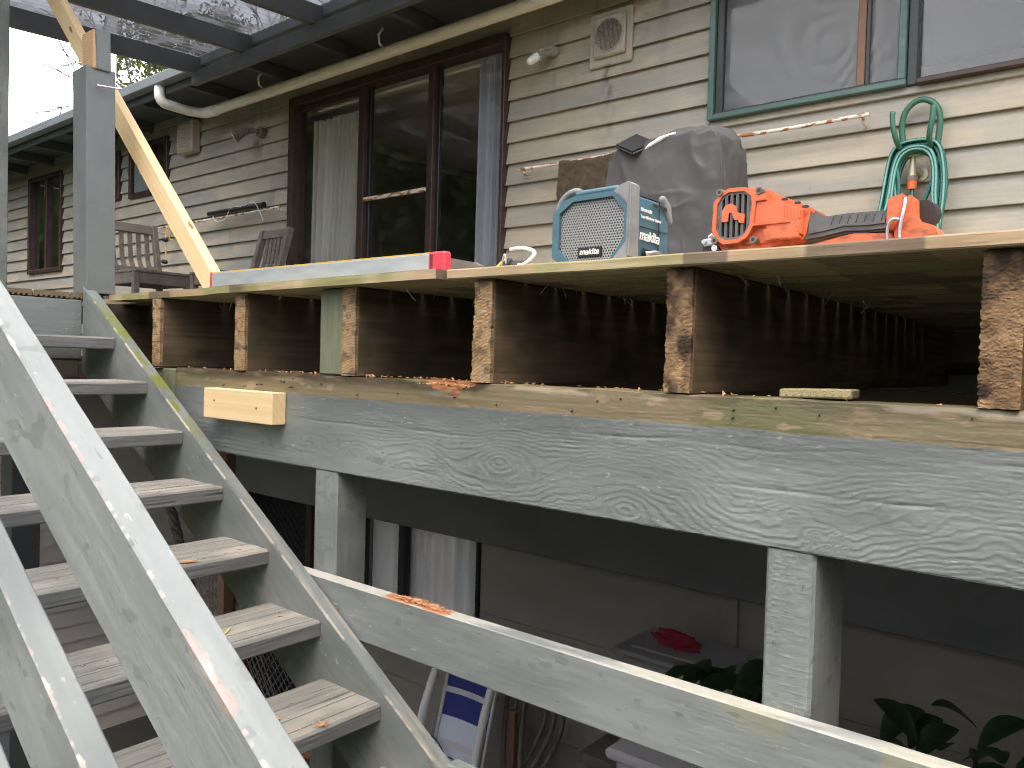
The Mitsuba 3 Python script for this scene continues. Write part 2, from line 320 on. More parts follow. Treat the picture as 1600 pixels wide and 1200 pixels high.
def f_orange(p, n, uv):
    c = mix((.58, .115, .042), (.70, .165, .065), fbm(p.x*30, p.y*30, p.z*30, 3))
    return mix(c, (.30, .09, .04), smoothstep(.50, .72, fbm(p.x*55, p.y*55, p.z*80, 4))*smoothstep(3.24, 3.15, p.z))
scene['mat_orange'] = bump(lambda p, n, uv: fbm(p.x*500, p.y*500, p.z*500, 2), .0003, pr(f_orange, .38))
scene['mat_handle'] = pr(lambda p, n, uv: mix((.06, .06, .063), (.14, .14, .147), fbm(p.x*40, p.y*40, p.z*40, 3)), .36)
scene['mat_metal'] = {'type': 'roughconductor', 'material': 'Cr', 'alpha': .25}
scene['mat_galv'] = pr(lambda p, n, uv: mix((.36, .41, .46), (.52, .56, .60), fbm(p.x*11, p.z*60, 2, 4)), .35, metallic=.35)
scene['mat_yellow'] = pr((.72, .42, .04), .4)
scene['mat_red'] = pr((.60, .045, .075), .4)
scene['mat_brass'] = pr((.42, .40, .28), .4, metallic=.4)
def f_hose(p, n, uv):
    return mix((.014, .125, .11), (.15, .33, .30), smoothstep(.12, .05, dr.abs(uv.y-.5)))
scene['mat_hose'] = pr(f_hose, .3)
scene['mat_greenplastic'] = pr((.035, .13, .09), .4)
scene['mat_greychair'] = bump(lambda p, n, uv: fbm(p.x*60, p.y*60, p.z*60, 3), .001, pr(lambda p, n, uv: mix((.10, .083, .075), (.20, .175, .16), fbm(p.x*20, p.y*20, p.z*20, 3)), .8))
scene['mat_navy'] = pr((.03, .042, .25), .7)
scene['mat_sling'] = pr((.68, .74, .90), .7)
scene['mat_stripe'] = pr((.66, .66, .72), .7)
scene['mat_chairframe'] = pr((.84, .83, .83), .35)
scene['mat_pink'] = pr((.36, .028, .065), .85)
scene['mat_leaf'] = {'type': 'twosided', 'b': {'type': 'principled', 'base_color': proc(lambda p, n, uv: mix((.010, .028, .012), (.028, .058, .022), fbm(p.x*9, p.y*9, p.z*9, 2))), 'roughness': .3}}
scene['mat_treeleaf'] = {'type': 'principledthin', 'base_color': {'type': 'rgb', 'value': [.055, .085, .030]}, 'roughness': .6, 'diff_trans': .6}
scene['mat_bushleaf'] = {'type': 'principledthin', 'base_color': {'type': 'rgb', 'value': [.12, .16, .035]}, 'roughness': .6, 'diff_trans': .7}
scene['mat_bark'] = pr((.075, .058, .05), .9)
scene['mat_rope'] = pr(lambda p, n, uv: mix((.07, .065, .055), (.20, .18, .15), noise(p.x*60, p.y*60, p.z*60)), .9)
scene['mat_terracotta'] = pr((.34, .13, .06), .7)
scene['mat_chip'] = pr(lambda p, n, uv: mix((.34, .14, .06), (.66, .38, .20), cell_rand(p.x*90, p.y*90, p.z*20)), .9)
scene['mat_deadleaf'] = pr(lambda p, n, uv: mix((.30, .11, .045), (.52, .30, .14), cell_rand(p.x*40, p.y*40, p.z*20)), .8)
scene['mat_strawleaf'] = pr((.42, .40, .16), .8)
def f_ground(p, n, uv):
    c = mix((.05, .049, .046), (.085, .082, .077), fbm(p.x*2, p.y*2, 0, 4))
    out = smoothstep(9, 13, dr.sqrt(dr.square(p.x+3)+dr.square(p.y-2)))
    return mix(c, mix((.05, .075, .025), (.10, .12, .05), fbm(p.x*.8, p.y*.8, 3, 4)), out)
scene['mat_ground'] = pr(f_ground, .9)
scene['mat_bank'] = pr(lambda p, n, uv: mix((.035, .045, .018), (.075, .075, .04), fbm(p.x*4, p.y*4, p.z*4, 4)), .95)
scene['mat_nail'] = pr((.05, .04, .035), .5, metallic=.5)
scene['mat_flowerwhite'] = pr((.55, .55, .55), .6)

# ------------------------------------------------------------------ setting
ZG = -.4
g = trimesh.Trimesh([[-900, -900, ZG], [900, -900, ZG], [900, 900, ZG], [-900, 900, ZG]], [[0, 1, 2], [0, 2, 3]])
put('ground', g, 'mat_ground'); labels['ground'] = {'label': 'paved yard and lawn round the house', 'kind': 'structure', 'category': 'ground'}
def bank():
    prof = [(.30, ZG-.3), (.25, .75), (.10, 1.12), (-.4, 1.22), (-3, 1.3), (-8, 1.9), (-40, 3.0), (-400, 3.0)]
    xs = np.linspace(-400, 400, 9); xs = np.sort(np.concatenate([xs, np.linspace(-14, 8, 60)])); ps = []
    pp = np.array(prof); L = np.concatenate([[0], np.cumsum(np.minimum(np.linalg.norm(np.diff(pp, axis=0), axis=1), 4))]); t = np.linspace(0, L[-1], 60); py = np.stack([np.interp(t, L, pp[:, 0]), np.interp(t, L, pp[:, 1])], 1)
    X, I = np.meshgrid(xs, np.arange(60)); v = np.stack([X, py[I, 0], py[I, 1]], -1).reshape(-1, 3); v[:, 2] += (meshkit.fbm(v*np.array([1.1, 1.1, 0]), 3, 2)-.5)*.12; v[:, 1] += (meshkit.fbm(v*np.array([1.5, 0, 1.5]), 3, 3)-.5)*.12*(v[:, 1] > -1)
    n = len(xs); i, j = np.meshgrid(np.arange(59), np.arange(n-1), indexing='ij'); q = (i*n+j).ravel()
    return trimesh.Trimesh(v, np.vstack([np.stack([q, q+n+1, q+1], 1), np.stack([q, q+n, q+n+1], 1)]), process=False)
put('garden_bank', bank(), 'mat_bank', smooth=True); labels['garden_bank'] = {'label': 'grassy bank facing the deck', 'kind': 'structure', 'category': 'bank'}
labels['sky'] = {'label': 'bright white overcast sky', 'kind': 'structure', 'category': 'sky'}

# ------------------------------------------------------------------ house
ZD = 3.14                                                   # top of the deck
YW = 4.35                                                   # face of the house wall
H = thing('house', 'weathered beige weatherboard house with sliding door and dark eaves behind the deck', 'house')
WIN = [(-12.29, -11.20, 3.93, 5.24), (-10.20, -9.56, 4.68, 5.25), (-9.31, -8.43, 4.655, 5.25), (-6.18, -3.645, 3.06, 5.215), (-2.10, 1.35, 4.335, 5.34)]
shell = sbox(-13.4, 3.02, 5, 5.44)
for a, b, c, d in WIN: shell = shell.difference(sbox(a, c, b, d))
put(f'{H}__wall', xz(shell, YW+.03, YW+.12), 'mat_wallback')
def wboard(key, x0, x1, z0, z1, zb, mat='mat_board', yw=YW):
    """one piece of weatherboard: part z0..z1 of a board whose lower edge is zb (0.149 cover), lapping out at the bottom"""
    t = lambda z: .038-.028*min(1, (z-zb)/.149)
    f0, b_ = yw+.03-t(z0), yw+.03
    pf = [(f0+.0015, z0), (f0, z0+.003), (yw+.03-t(z1), z1), (b_, z1)]
    pf += [(b_, z0+.022), (f0+.005, z0+.022), (f0+.005, z0)] if z1-z0 > .04 and z0 == zb else [(b_, z0)]
    m = trimesh.creation.extrude_polygon(Polygon(pf), x1-x0, engine='earcut'); m.apply_transform(np.array([[0, 0, 1, x0], [1, 0, 0, 0], [0, 1, 0, 0], [0, 0, 0, 1.]]))
    uv = np.stack([m.vertices[:, 0]+37.7*math.sin(zb*91), m.vertices[:, 2]+11.3*math.sin(zb*57+x0)], 1)
    put(key, m, mat, uv=uv)
for k in range(-8, 9):
    zb = 4.147+.149*k; zt = min(zb+.158, 5.44)
    xs = sorted({-13.4, 5.} | {w for a in WIN for w in a[:2] if a[2] < zb+.149 and a[3] > zb})
    joints = [-13.0+((k*1.37) % .6), -7.3+((k*.83) % .9)]
    xs = sorted(set(xs) | set(joints))
    for x0, x1 in zip(xs[:-1], xs[1:]):
        xm = (x0+x1)/2; spans = [(zb, zt)]
        for a, b, c, d in WIN:
            if a < xm < b:
                spans = [q for s in spans for q in ((s[0], min(s[1], c)), (max(s[0], d), s[1])) if q[1]-q[0] > .012]
        for s in spans: wboard(f'{H}__weatherboard', x0+.0012, x1-.0012, s[0], s[1], zb)
# rooms behind the glass
def room(x0, x1, z0, z1, y1, parts=''):
    w = cat([bx(x0-.1, x1+.1, y1, y1+.1, z0-.1, z1+.1), bx(x0-.1, x0, YW+.125, y1-.002, z0, z1), bx(x1, x1+.1, YW+.125, y1-.002, z0, z1)])
    put(f'{H}__room_wall', w, 'mat_roomwall'); B(f'{H}__ceiling', x0, x1, YW+.13, y1-.003, z1, z1+.05, 'mat_room'); B(f'{H}__floor', x0, x1, YW+.13, y1-.003, z0-.05, z0, 'mat_roomfloor')
room(-7.1, -3.0, 3.12, 5.36, 8.2); room(-2.75, 2.4, 3.12, 5.42, 7.2); room(-13.2, -7.4, 3.12, 5.36, 7.0)
put(f'{H}__cornice', xz(sbox(-7.05, 5.27, -3.05, 5.345), 8.13, 8.19), 'mat_room')
for xs in (-7.095, -3.07): B(f'{H}__cornice', xs, xs+.065, 4.5, 8.12, 5.27, 5.345, 'mat_room')
put(f'{H}__inner_panel', trimesh.convex.convex_hull(np.array([(x, y, z) for y in (4.52, 4.54) for x, z in ((-2.06, 4.3), (-2.06, 4.56), (-1.62, 4.37), (-1.62, 4.3))])), 'mat_blackframe')
B(f'{H}__cupboard', -4.1, -3.1, 6.3, 7.9, 3.13, 4.6, 'mat_frame')
def fr(key, x0, x1, z0, z1, y0=YW-.035, y1=YW+.06, mat='mat_frame', b=.004): return B(key, x0, x1, y0, y1, z0, z1, mat, b)
def pane(key, x0, x1, z0, z1, y):
    put(key, trimesh.Trimesh([[x0, y, z0], [x1, y, z0], [x1, y, z1], [x0, y, z1]], [[0, 1, 2], [0, 2, 3]]), 'mat_glass')
def wframe(root, x0, x1, z0, z1, w=.05, mat='mat_frame', y0=YW-.03, y1=YW+.07):
    fr(f'{root}_frame', x0, x0+w, z0, z1, y0, y1, mat); fr(f'{root}_frame', x1-w, x1, z0, z1, y0, y1, mat)
    fr(f'{root}_frame', x0+w, x1-w, z1-w, z1, y0, y1, mat); fr(f'{root}_frame', x0+w, x1-w, z0, z0+w, y0, y1, mat)
# far-left two-light window
k = f'{H}__window'
def window(x0, x1, z0, z1, mulls, mat='mat_frame', w=.05, y=YW+.035, label=None):
    k = num(f'{H}__window'); labels[k] = {'label': label}
    wframe(f'{k}__', x0, x1, z0, z1, w, mat) if 0 else None
    for a, b, c, d in ((x0, x0+w, z0, z1), (x1-w, x1, z0, z1), (x0+w, x1-w, z1-w, z1), (x0+w, x1-w, z0, z0+w)): fr(f'{k}__frame', a, b, c, d, mat=mat)
    e = [x0+w]+mulls+[x1-w]
    for m in mulls: fr(f'{k}__mullion', m-.03, m+.03, z0+w, z1-w, YW-.02, YW+.06, mat)
    for a, b in zip(e[:-1], e[1:]): pane(f'{k}__pane', a, b, z0+w, z1-w, y)
    return k
window(*WIN[0], [-11.72], label='tall two-light window at the far left of the house wall')
window(*WIN[1], [], label='narrow window partly behind the cut verandah post')
kw = window(*WIN[2], [-8.84], label='small window behind the pine brace with a boarded left light')
B(f'{kw}__blind', -9.24, -8.88, YW+.0, YW+.02, 4.72, 5.19, 'mat_gutter')
# sliding door: three lights
D = f'{H}__sliding_door'; labels[D] = {'label': 'three-panel dark brown aluminium sliding door with curtains'}
x0, x1, z0, z1 = -6.18, -3.645, 3.145, 5.215
fr(f'{D}__frame', x0, x0+.075, z0, z1, YW-.06, YW+.08); fr(f'{D}__frame', x1-.03, x1, z0, z1, YW-.05, YW+.08)
fr(f'{D}__frame', x0+.075, x1-.03, z1-.075, z1, YW-.055, YW+.08); fr(f'{D}__frame', x0+.075, x1-.03, z0-.02, z0+.05, YW-.05, YW+.08)
for xm, w in ((-5.20, .075), (-4.39, .06)):
    fr(f'{D}__stile', xm-w/2, xm+w/2, z0+.05, z1-.075, YW-.035, YW+.03)
    fr(f'{D}__stile', xm+w/2+.002, xm+w/2+.028, z0+.05, z1-.075, YW+.01, YW+.05, 'mat_blackframe')
fr(f'{D}__top_rail', x0+.075, -5.27, z1-.125, z1-.077, YW+.0, YW+.035)
B(f'{D}__rail_bar', -5.16, -4.43, YW-.03, YW-.005, 4.195, 4.225, 'mat_rustrail', label='pale rusty bar across the middle door panel')
pane(f'{D}__pane', x0+.075, -5.265, z0+.05, z1-.077, YW+.018); pane(f'{D}__pane', -5.13, -4.43, z0+.05, z1-.077, YW+.030); pane(f'{D}__pane', -4.325, x1-.03, z0+.05, z1-.077, YW+.012)
def curtain(key, x0, x1, z0, z1, y, mat, folds, amp=.03, flare=0., thick=.0, seed=1, taper=None):
    nx, nz = folds*10, 14; u, w = np.meshgrid(np.linspace(0, 1, nx), np.linspace(0, 1, nz))
    xx = x0+(x1-x0)*u; zz = z0+(z1-z0)*w
    if taper: xx = xx+taper*(u)*(1-w)**1.5
    ph = 2*np.pi*folds*(u+.05*np.sin(7*u+seed))
    yy = y+amp*np.sin(ph+.4*np.sin(3*w+seed))*(1+.4*np.sin(13*u+seed))
    v = np.stack([xx, yy, zz], -1).reshape(-1, 3); i, j = np.meshgrid(np.arange(nz-1), np.arange(nx-1), indexing='ij'); q = (i*nx+j).ravel()
    return put(key, trimesh.Trimesh(v, np.vstack([np.stack([q, q+1, q+nx+1], 1), np.stack([q, q+nx+1, q+nx], 1)]), process=False), mat, smooth=True)
curtain(f'{D}__sheer_curtain', -6.08, -5.40, 3.2, 5.04, YW+.17, 'mat_sheer', 10, .028, taper=-.16)
curtain(f'{D}__blue_curtain', -4.02, -3.70, 3.2, 5.14, YW+.11, 'mat_bluecurtain', 6, .022)
B(f'{D}__curtain_track', -6.0, -3.7, YW+.13, YW+.15, 5.115, 5.135, 'mat_white')
# right-hand window: green screen frame over the left light, brown mullion, plain right light
k = f'{H}__screened_window'; labels[k] = {'label': 'wide window at top right with a green framed insect screen'}
wz0, wz1 = 4.335, 5.34
fr(f'{k}__sash', -2.10, -2.065, wz0, wz1, YW-.045, YW+.07, 'mat_greenframe'); fr(f'{k}__sill', -2.065, -1.035, wz0, wz0+.032, YW-.045, YW+.07, 'mat_greenframe')
fr(f'{k}__sash', -1.075, -1.038, wz0+.032, wz1, YW-.045, YW+.0, 'mat_greenframe')
fr(f'{k}__inner_frame', -2.063, -2.02, wz0+.034, wz1, YW-.02, YW+.06, 'mat_blackframe'); fr(f'{k}__inner_frame', -2.02, -1.08, wz0+.034, wz0+.05, YW-.015, YW+.06, 'mat_blackframe')
fr(f'{k}__mullion', -1.285, -1.245, wz0+.05, wz1, YW+.0, YW+.06, 'mat_brownwood'); fr(f'{k}__mullion', -1.243, -1.22, wz0+.05, wz1, YW+.0, YW+.06, 'mat_blackframe')
fr(f'{k}__inner_frame', -1.036, -.99, wz0+.0, wz1, YW-.02, YW+.06, 'mat_blackframe'); fr(f'{k}__sill', -.988, 1.35, wz0-.006, wz0+.022, YW-.05, YW+.06, 'mat_frame')
pane(f'{k}__pane', -2.02, -1.285, wz0+.05, wz1, YW+.03); pane(f'{k}__pane', -1.22, -1.075, wz0+.05, wz1, YW+.03); pane(f'{k}__pane', -.99, 1.35, wz0+.022, wz1, YW+.03)
for a, b in ((-2.02, -1.285), (-1.22, -1.075)):
    put(f'{k}__insect_screen', trimesh.Trimesh([[a, YW+.012, wz0+.05], [b, YW+.012, wz0+.05], [b, YW+.012, wz1], [a, YW+.012, wz1]], [[0, 1, 2], [0, 2, 3]]), 'mat_screen')
fr(f'{k}__head', -2.1, 1.35, wz1, wz1+.05, YW-.02, YW+.06, 'mat_frame')
# eaves, gutter and roof
B(f'{H}__gutter', -13.7, 5.2, 3.60, 3.70, 5.365, 5.455, 'mat_gutter', .006); B(f'{H}__fascia', -13.7, 5.2, 3.702, 3.727, 5.30, 5.44, 'mat_eave')
roof = []
def slab(p, t):
    p = np.array(p, float); return trimesh.convex.convex_hull(np.vstack([p, p+[0, 0, t]]))
put(f'{H}__roof', cat([slab([[-13.8, 3.66, 5.455], [5.3, 3.66, 5.455], [5.3, 7.2, 6.25], [-13.8, 7.2, 6.25]], .04), slab([[-13.8, 7.21, 6.25], [5.3, 7.21, 6.25], [5.3, 10.8, 5.45], [-13.8, 10.8, 5.45]], .04)]), 'mat_gutter')
B(f'{H}__soffit', -13.5, 5.1, 3.73, 4.40, 5.437, 5.452, 'mat_eave', .002)
for x in np.arange(-13.3, 5, .9):
    M(f'{H}__rafter_tail', (x, 3.735, 5.375), (x, 4.345, 5.385), .05, .10, 'mat_eave')
put(f'{H}__end_wall', cat([bx(-13.5, -13.42, 4.4, 9, ZG, 5.4), bx(5.02, 5.1, 4.4, 9, ZG, 5.4), bx(-13.4, 5, 9, 9.1, ZG, 5.4)]), 'mat_lowboard')
# lower storey
low = sbox(-13.4, ZG, 5, 3.04)
LW = [(-5.12, -3.80, .55, 1.62), (-6.85, -5.78, ZG+.02, 1.62)]
for a, b, c, d in LW: low = low.difference(sbox(a, c, b, d))
put(f'{H}__lower_wall', xz(low, YW+.04, YW+.12), 'mat_lowboard')
for i, z in enumerate(np.arange(ZG+.02, 1.6, .72)):
    xs = sorted({-7., 5.} | {w for a in LW for w in a[:2] if a[2] < z+.72 and a[3] > z})
    for a, b in zip(xs[:-1], xs[1:]):
        if any(q[0] < (a+b)/2 < q[1] and q[2] < z+.7 and q[3] > z for q in LW): continue
        B(f'{H}__lower_cladding', a+.002, b-.002, YW+.015, YW+.038, z, min(z+.717, 1.598), 'mat_lowboard', .001)
B(f'{H}__bearer', -7.0, 5.0, YW-.10, YW+.012, 1.60, 2.9, 'mat_bearer', .006)
B(f'{H}__corner_trim', -1.912, -1.815, YW-.02, YW+.013, ZG, 1.595, 'mat_lowboard')
k = f'{H}__lower_window'; labels[k] = {'label': 'lower window with white net curtains under the deck'}
for a, b, c, d in ((-5.12, -5.08, .55, 1.595), (-3.83, -3.80, .55, 1.595), (-5.08, -3.83, .55, .59), (-4.66, -4.585, .59, 1.595)): fr(f'{k}__frame', a, b, c, d, YW-.01, YW+.06, 'mat_blackframe')
pane(f'{k}__pane', -5.08, -4.66, .59, 1.62, YW+.03); pane(f'{k}__pane', -4.585, -3.83, .59, 1.62, YW+.035)
curtain(f'{k}__net_curtain', -5.1, -3.82, .5, 1.7, YW+.11, 'mat_netcurtain', 11, .022, seed=3)
put(f'{k}__room_back', cat([bx(-5.3, -3.6, 4.9, 4.95, .3, 1.9)]), 'mat_room')
k = f'{H}__security_door'; labels[k] = {'label': 'dark screen door with diamond grille behind the stairs'}
for a, b, c, d in ((-6.85, -6.77, ZG+.02, 1.6), (-5.86, -5.78, ZG+.02, 1.6)): fr(f'{k}__frame', a, b, c, d, YW-.02, YW+.05, 'mat_frame')
B(f'{k}__backing', -6.77, -5.86, YW+.05, YW+.07, ZG+.02, 1.62, 'mat_black')
lat = []
for s in (1, -1):
    for i in range(34):
        z = ZG-.9+i*.085; a, b = np.array([-6.77, z]), np.array([-5.86, z+.91*.95])
        if s < 0: a[1], b[1] = b[1], a[1]
        t0 = max(0, *( (ZG+.03-q)/(r-q) if (r > q and q < ZG+.03) else 0 for q, r in ((a[1], b[1]),)), 0); 
        pts = [a+(b-a)*t for t in np.linspace(0, 1, 30)]; pts = [q for q in pts if ZG+.03 < q[1] < 1.58]
        if len(pts) > 1: lat.append(tube([(q[0], YW+.03+.004*s, q[1]) for q in (pts[0], pts[-1])], .004, 4))
put(f'{k}__diamond_grille', cat(lat), 'mat_blackframe')
# return wing at the left, clad in pinkish boards, seen between the treads
B(f'{H}__wing_wall', -7.25, -7.03, 1.2, YW, ZG, 2.85, 'mat_wallback')
for i, z in enumerate(np.arange(ZG, 2.8, .14)):
    v = [(x, y, zz) for y in (1.2, YW-.02) for x, zz in ((-7.03, z), (-7.03+.028, z), (-7.03+.010, z+.15), (-7.03, z+.15))]
    put(f'{H}__wing_board', trimesh.convex.convex_hull(np.array(v)), 'mat_wingboard')

# ------------------------------------------------------------------ things on the house wall
k = thing('exhaust_vent', 'square vent with round wire grille high on the wall left of the screened window', 'vent')
B(f'{k}__backboard', -2.95, -2.635, YW-.022, YW-.002, 4.812, 5.158, 'mat_board', .004)
B(f'{k}__surround', -2.905, -2.672, YW-.052, YW-.023, 4.862, 5.118, 'mat_board', .010)
ring = trimesh.creation.annulus(.098, .108, .012); ring.apply_transform(np.array([[1, 0, 0, -2.788], [0, 0, -1, YW-.052], [0, 1, 0, 4.99], [0, 0, 0, 1.]])); put(f'{k}__rim', ring, 'mat_board')
disc = trimesh.creation.cylinder(.098, .004, sections=40); disc.apply_transform(np.array([[1, 0, 0, -2.788], [0, 0, -1, YW-.0545], [0, 1, 0, 4.99], [0, 0, 0, 1.]])); put(f'{k}__duct', disc, 'mat_wallback')
w = []
for i in range(-10, 11):
    o = i*.0095; hgt = math.sqrt(max(0, .1**2-o*o))
    if hgt > .01:
        w.append(tube([(-2.788-hgt, YW-.06, 4.99+o), (-2.788+hgt, YW-.06, 4.99+o)], .0016, 4)); w.append(tube([(-2.788+o, YW-.063, 4.99-hgt), (-2.788+o, YW-.063, 4.99+hgt)], .0016, 4))
put(f'{k}__wire_grille', cat(w), 'mat_board')
k = thing('louvre_vent', 'beige louvred vent high on the wall above the pine brace', 'vent')
B(f'{k}__housing', -8.10, -7.79, YW-.10, YW-.0, 4.98, 5.31, 'mat_board', .012)
for i in range(9): M(f'{k}__louvre', (-8.06, YW-.103, 5.01+i*.031), (-7.83, YW-.103, 5.01+i*.031), .014, .006, 'mat_board', up=(0, .6, 1), b=.001)
k = thing('bulb_lamp', 'beige bulb holder with white spiral bulb on the wall beside the sliding door', 'wall lamp')
lx, lz = -3.265, 4.975
put(f'{k}__base', cyl((lx+.02, YW-.012, lz+.02), (lx+.02, YW-.05, lz+.02), .035), 'mat_board', smooth=40)
put(f'{k}__holder', cyl((lx+.012, YW-.04, lz+.03), (lx-.02, YW-.15, lz-.045), .028, r1=.040), 'mat_board', smooth=40)
put(f'{k}__bulb', hullspheres([(lx-.022, YW-.155, lz-.05), (lx-.035, YW-.20, lz-.088)], [.030, .024]), 'mat_white', smooth=True)
k = thing('spotlight', 'small dark double-jointed spotlight on the wall left of the sliding door', 'wall lamp')
sx, sz = -6.66, 5.0
put(f'{k}__base', cyl((sx, YW-.005, sz), (sx, YW-.05, sz), .05), 'mat_greychair', smooth=40)
put(f'{k}__arm', tube([(sx, YW-.05, sz), (sx-.03, YW-.11, sz+.015), (sx-.07, YW-.14, sz-.01)], .016), 'mat_greychair', smooth=40)
put(f'{k}__shade', cyl((sx-.05, YW-.13, sz+.005), (sx-.15, YW-.21, sz-.06), .025, r1=.055), 'mat_greychair', smooth=40)
put(f'{k}__lens', cyl((sx-.148, YW-.208, sz-.059), (sx-.155, YW-.214, sz-.063), .048), 'mat_white', smooth=40)
def rail(x0, x1, z, y, label, r=.011):
    k = thing('clothes_rail', label, 'rail', None)
    put(f'{k}__rod', tube(spline([(x0, y, z), ((x0+x1)/2, y, z-.004), (x1, y, z+.002)], 12), r, 8), 'mat_rustrail', smooth=True)
    for x in (x0+.03, x1-.03): put(f'{k}__bracket', tube([(x, y, z-.004), (x, y+.02, z-.035), (x, YW+.0, z-.04)], .008, 6), 'mat_rustrail', smooth=True)
rail(-3.46, -2.50, 4.222, 4.27, 'rusty white rail on the wall that the brown mat hangs over'); rail(-1.95, -1.19, 4.205, 4.27, 'rusty white rail on the wall right of the covered barbecue')
rail(-8.55, -6.23, 4.242, 4.25, 'long rusty white rail on the wall left of the sliding door')
k = put(num('black_rod'), tube([(-7.4, 4.235, 4.285), (-6.45, 4.235, 4.283)], .026, 8), 'mat_black', smooth=True); labels[k] = {'label': 'black rod lying along the long rusty rail', 'category': 'rod'}
k = thing('string', 'thin white string tied round the long rusty rail', 'string')
scene_pts = [[(-7.05, 4.22, 4.225), (-6.9, 4.215, 4.31), (-6.78, 4.22, 4.30), (-6.6, 4.215, 4.32), (-6.5, 4.21, 4.24), (-6.42, 4.21, 4.13)], [(-7.3, 4.22, 4.25), (-7.2, 4.215, 4.19), (-7.1, 4.215, 4.2), (-7.0, 4.22, 4.23)]]
put(f'{k}__strand', tube(spline(scene_pts[0], 30), .004, 5), 'mat_white', smooth=True); put(f'{k}__strand', tube(spline(scene_pts[1], 30), .004, 5), 'mat_white', smooth=True)
for i, (xx, pts, lab) in enumerate([(-8.245, [(0, 0, .0), (.005, -.01, -.2), (0, 0, -.36)], 'long yellow bungee cord with black ball hanging from the rusty rail'), (-8.2, [(0, 0, 0), (.07, -.01, -.08), (.02, 0, -.12), (.09, 0, -.15)], 'short looped yellow bungee cord hanging from the rusty rail')]):
    k = thing('bungee_cord', lab, 'cord', None)
    put(f'{k}__cord', tube(spline([(xx+a, 4.235+b, 4.232+c) for a, b, c in pts], 16), .007, 6), 'mat_yellow', smooth=True)
    e = pts[-1] if i == 0 else (-.02, -.01, -.13)
    put(f'{k}__ball', hullspheres([(xx+e[0]-.03, 4.22+e[1], 4.225+e[2]), (xx+e[0]+.02, 4.22+e[1], 4.215+e[2])], .022), 'mat_black', smooth=True)
k = thing('downpipe', 'cream plastic downpipe running along under the verandah eave', 'pipe')
path = [(-7.30, 3.66, 5.40), (-7.30, 3.66, 5.29)]+[(-7.30, 3.66+.07*(1-math.cos(a)), 5.29-.07*math.sin(a)) for a in np.linspace(.3, 1.57, 5)]+[(-7.30, 3.95, 5.215), (-7.26, 4.04, 5.215), (-7.18, 4.09, 5.216)]
put(f'{k}__elbow', tube(path, .047, 16), 'mat_white', smooth=True)
put(f'{k}__pipe', tube([(-7.20, 4.09, 5.216), (-4.5, 4.10, 5.232), (-1.0, 4.10, 5.25)], .045, 16), 'mat_pvc', smooth=True)
put(f'{k}__socket', cyl((-7.23, 4.075, 5.2155), (-7.05, 4.091, 5.217), .051, 18), 'mat_white', smooth=40)
for x in (-6.3, -4.7, -3.3): put(f'{k}__clip', tube([(x, 4.10, 5.275), (x, 4.06, 5.30), (x, 4.05, 5.36), (x, 4.09, 5.42)], .010, 6), 'mat_pvc', smooth=True)
k = put(num('vent_pipe'), cyl((-8.62, 3.80, 5.46), (-8.62, 3.80, 6.4), .05, 14), 'mat_white', smooth=40); labels[k] = {'label': 'white plastic vent pipe standing on the house roof beside the post', 'category': 'pipe'}

# hose on its hanger
k = thing('hose_hanger', 'green looped hose hanger with two prongs screwed to the wall', 'hose hanger')
hx = -.955
put(f'{k}__loop', tube(spline([(hx-.075, YW-.05, 3.98), (hx-.085, YW-.05, 4.12), (hx-.06, YW-.055, 4.21), (hx, YW-.055, 4.243), (hx+.06, YW-.055, 4.21), (hx+.085, YW-.05, 4.10), (hx+.08, YW-.05, 3.98)], 30), .015, 8), 'mat_greenplastic', smooth=True)
for s in (-1, 1):
    put(f'{k}__prong', tube(spline([(hx+s*.065, YW-.02, 3.985), (hx+s*.065, YW-.12, 3.99), (hx+s*.072, YW-.20, 4.02), (hx+s*.085, YW-.22, 4.09), (hx+s*.088, YW-.22, 4.155)], 20), .013, 8), 'mat_greenplastic', smooth=True)
k = thing('garden_hose', 'coiled teal garden hose hanging over the wall hanger', 'hose')
def hose(pts, key, r=.0092, n=70):
    m = tube(pts, r, 8); nn = len(pts); uv = np.zeros((len(m.vertices), 2)); uv[:nn*8, 1] = np.tile(np.arange(8)/8, nn); uv[:nn*8, 0] = np.repeat(np.arange(nn), 8)
    put(key, m, 'mat_hose', smooth=True, uv=uv)
for i in range(13):
    r1 = random.uniform; lay = i % 4; y = YW-.065-.020*(i % 5)-.004*lay; top = 3.972+.0145*lay+r1(-.003, .003); wid = .076+.0155*lay+r1(-.003, .003)
    zl, zr = r1(3.18, 3.36), r1(3.18, 3.36); xl, xr = hx-.125-.012*lay+r1(-.012, .05), hx+.088+.014*(i % 5)-.01+r1(-.006, .006)
    xm = hx+r1(-.06, .05)
    pts = [(xm, y-.02, zl-.09), (xl+.02, y-.025, zl), (xl-.012+r1(-.01, .01), y-.025, 3.50+r1(-.03, .03)), (hx-wid-.018, y-.015, 3.76), (hx-wid, y, 3.92), (hx-wid*.72, y, top-.012), (hx, y, top+.010), (hx+wid*.72, y, top-.012), (hx+wid, y, 3.92), (hx+wid+.012, y-.01, 3.76), (xr, y-.022, 3.5), (xr-.012, y-.025, zr), (xm+.02, y-.02, zr-.10)]
    hose(spline(pts, 90), f'{k}__coil')
hose(spline([(hx-.018, YW-.09, 3.80), (hx-.015, YW-.10, 3.70), (hx+.0, YW-.12, 3.58), (hx+.03, YW-.13, 3.45)], 24), f'{k}__tail')
hose(spline([(hx-.0, YW-.11, 3.62), (hx+.05, YW-.125, 3.74), (hx+.085, YW-.12, 3.86), (hx+.10, YW-.11, 3.95)], 24), f'{k}__tail')
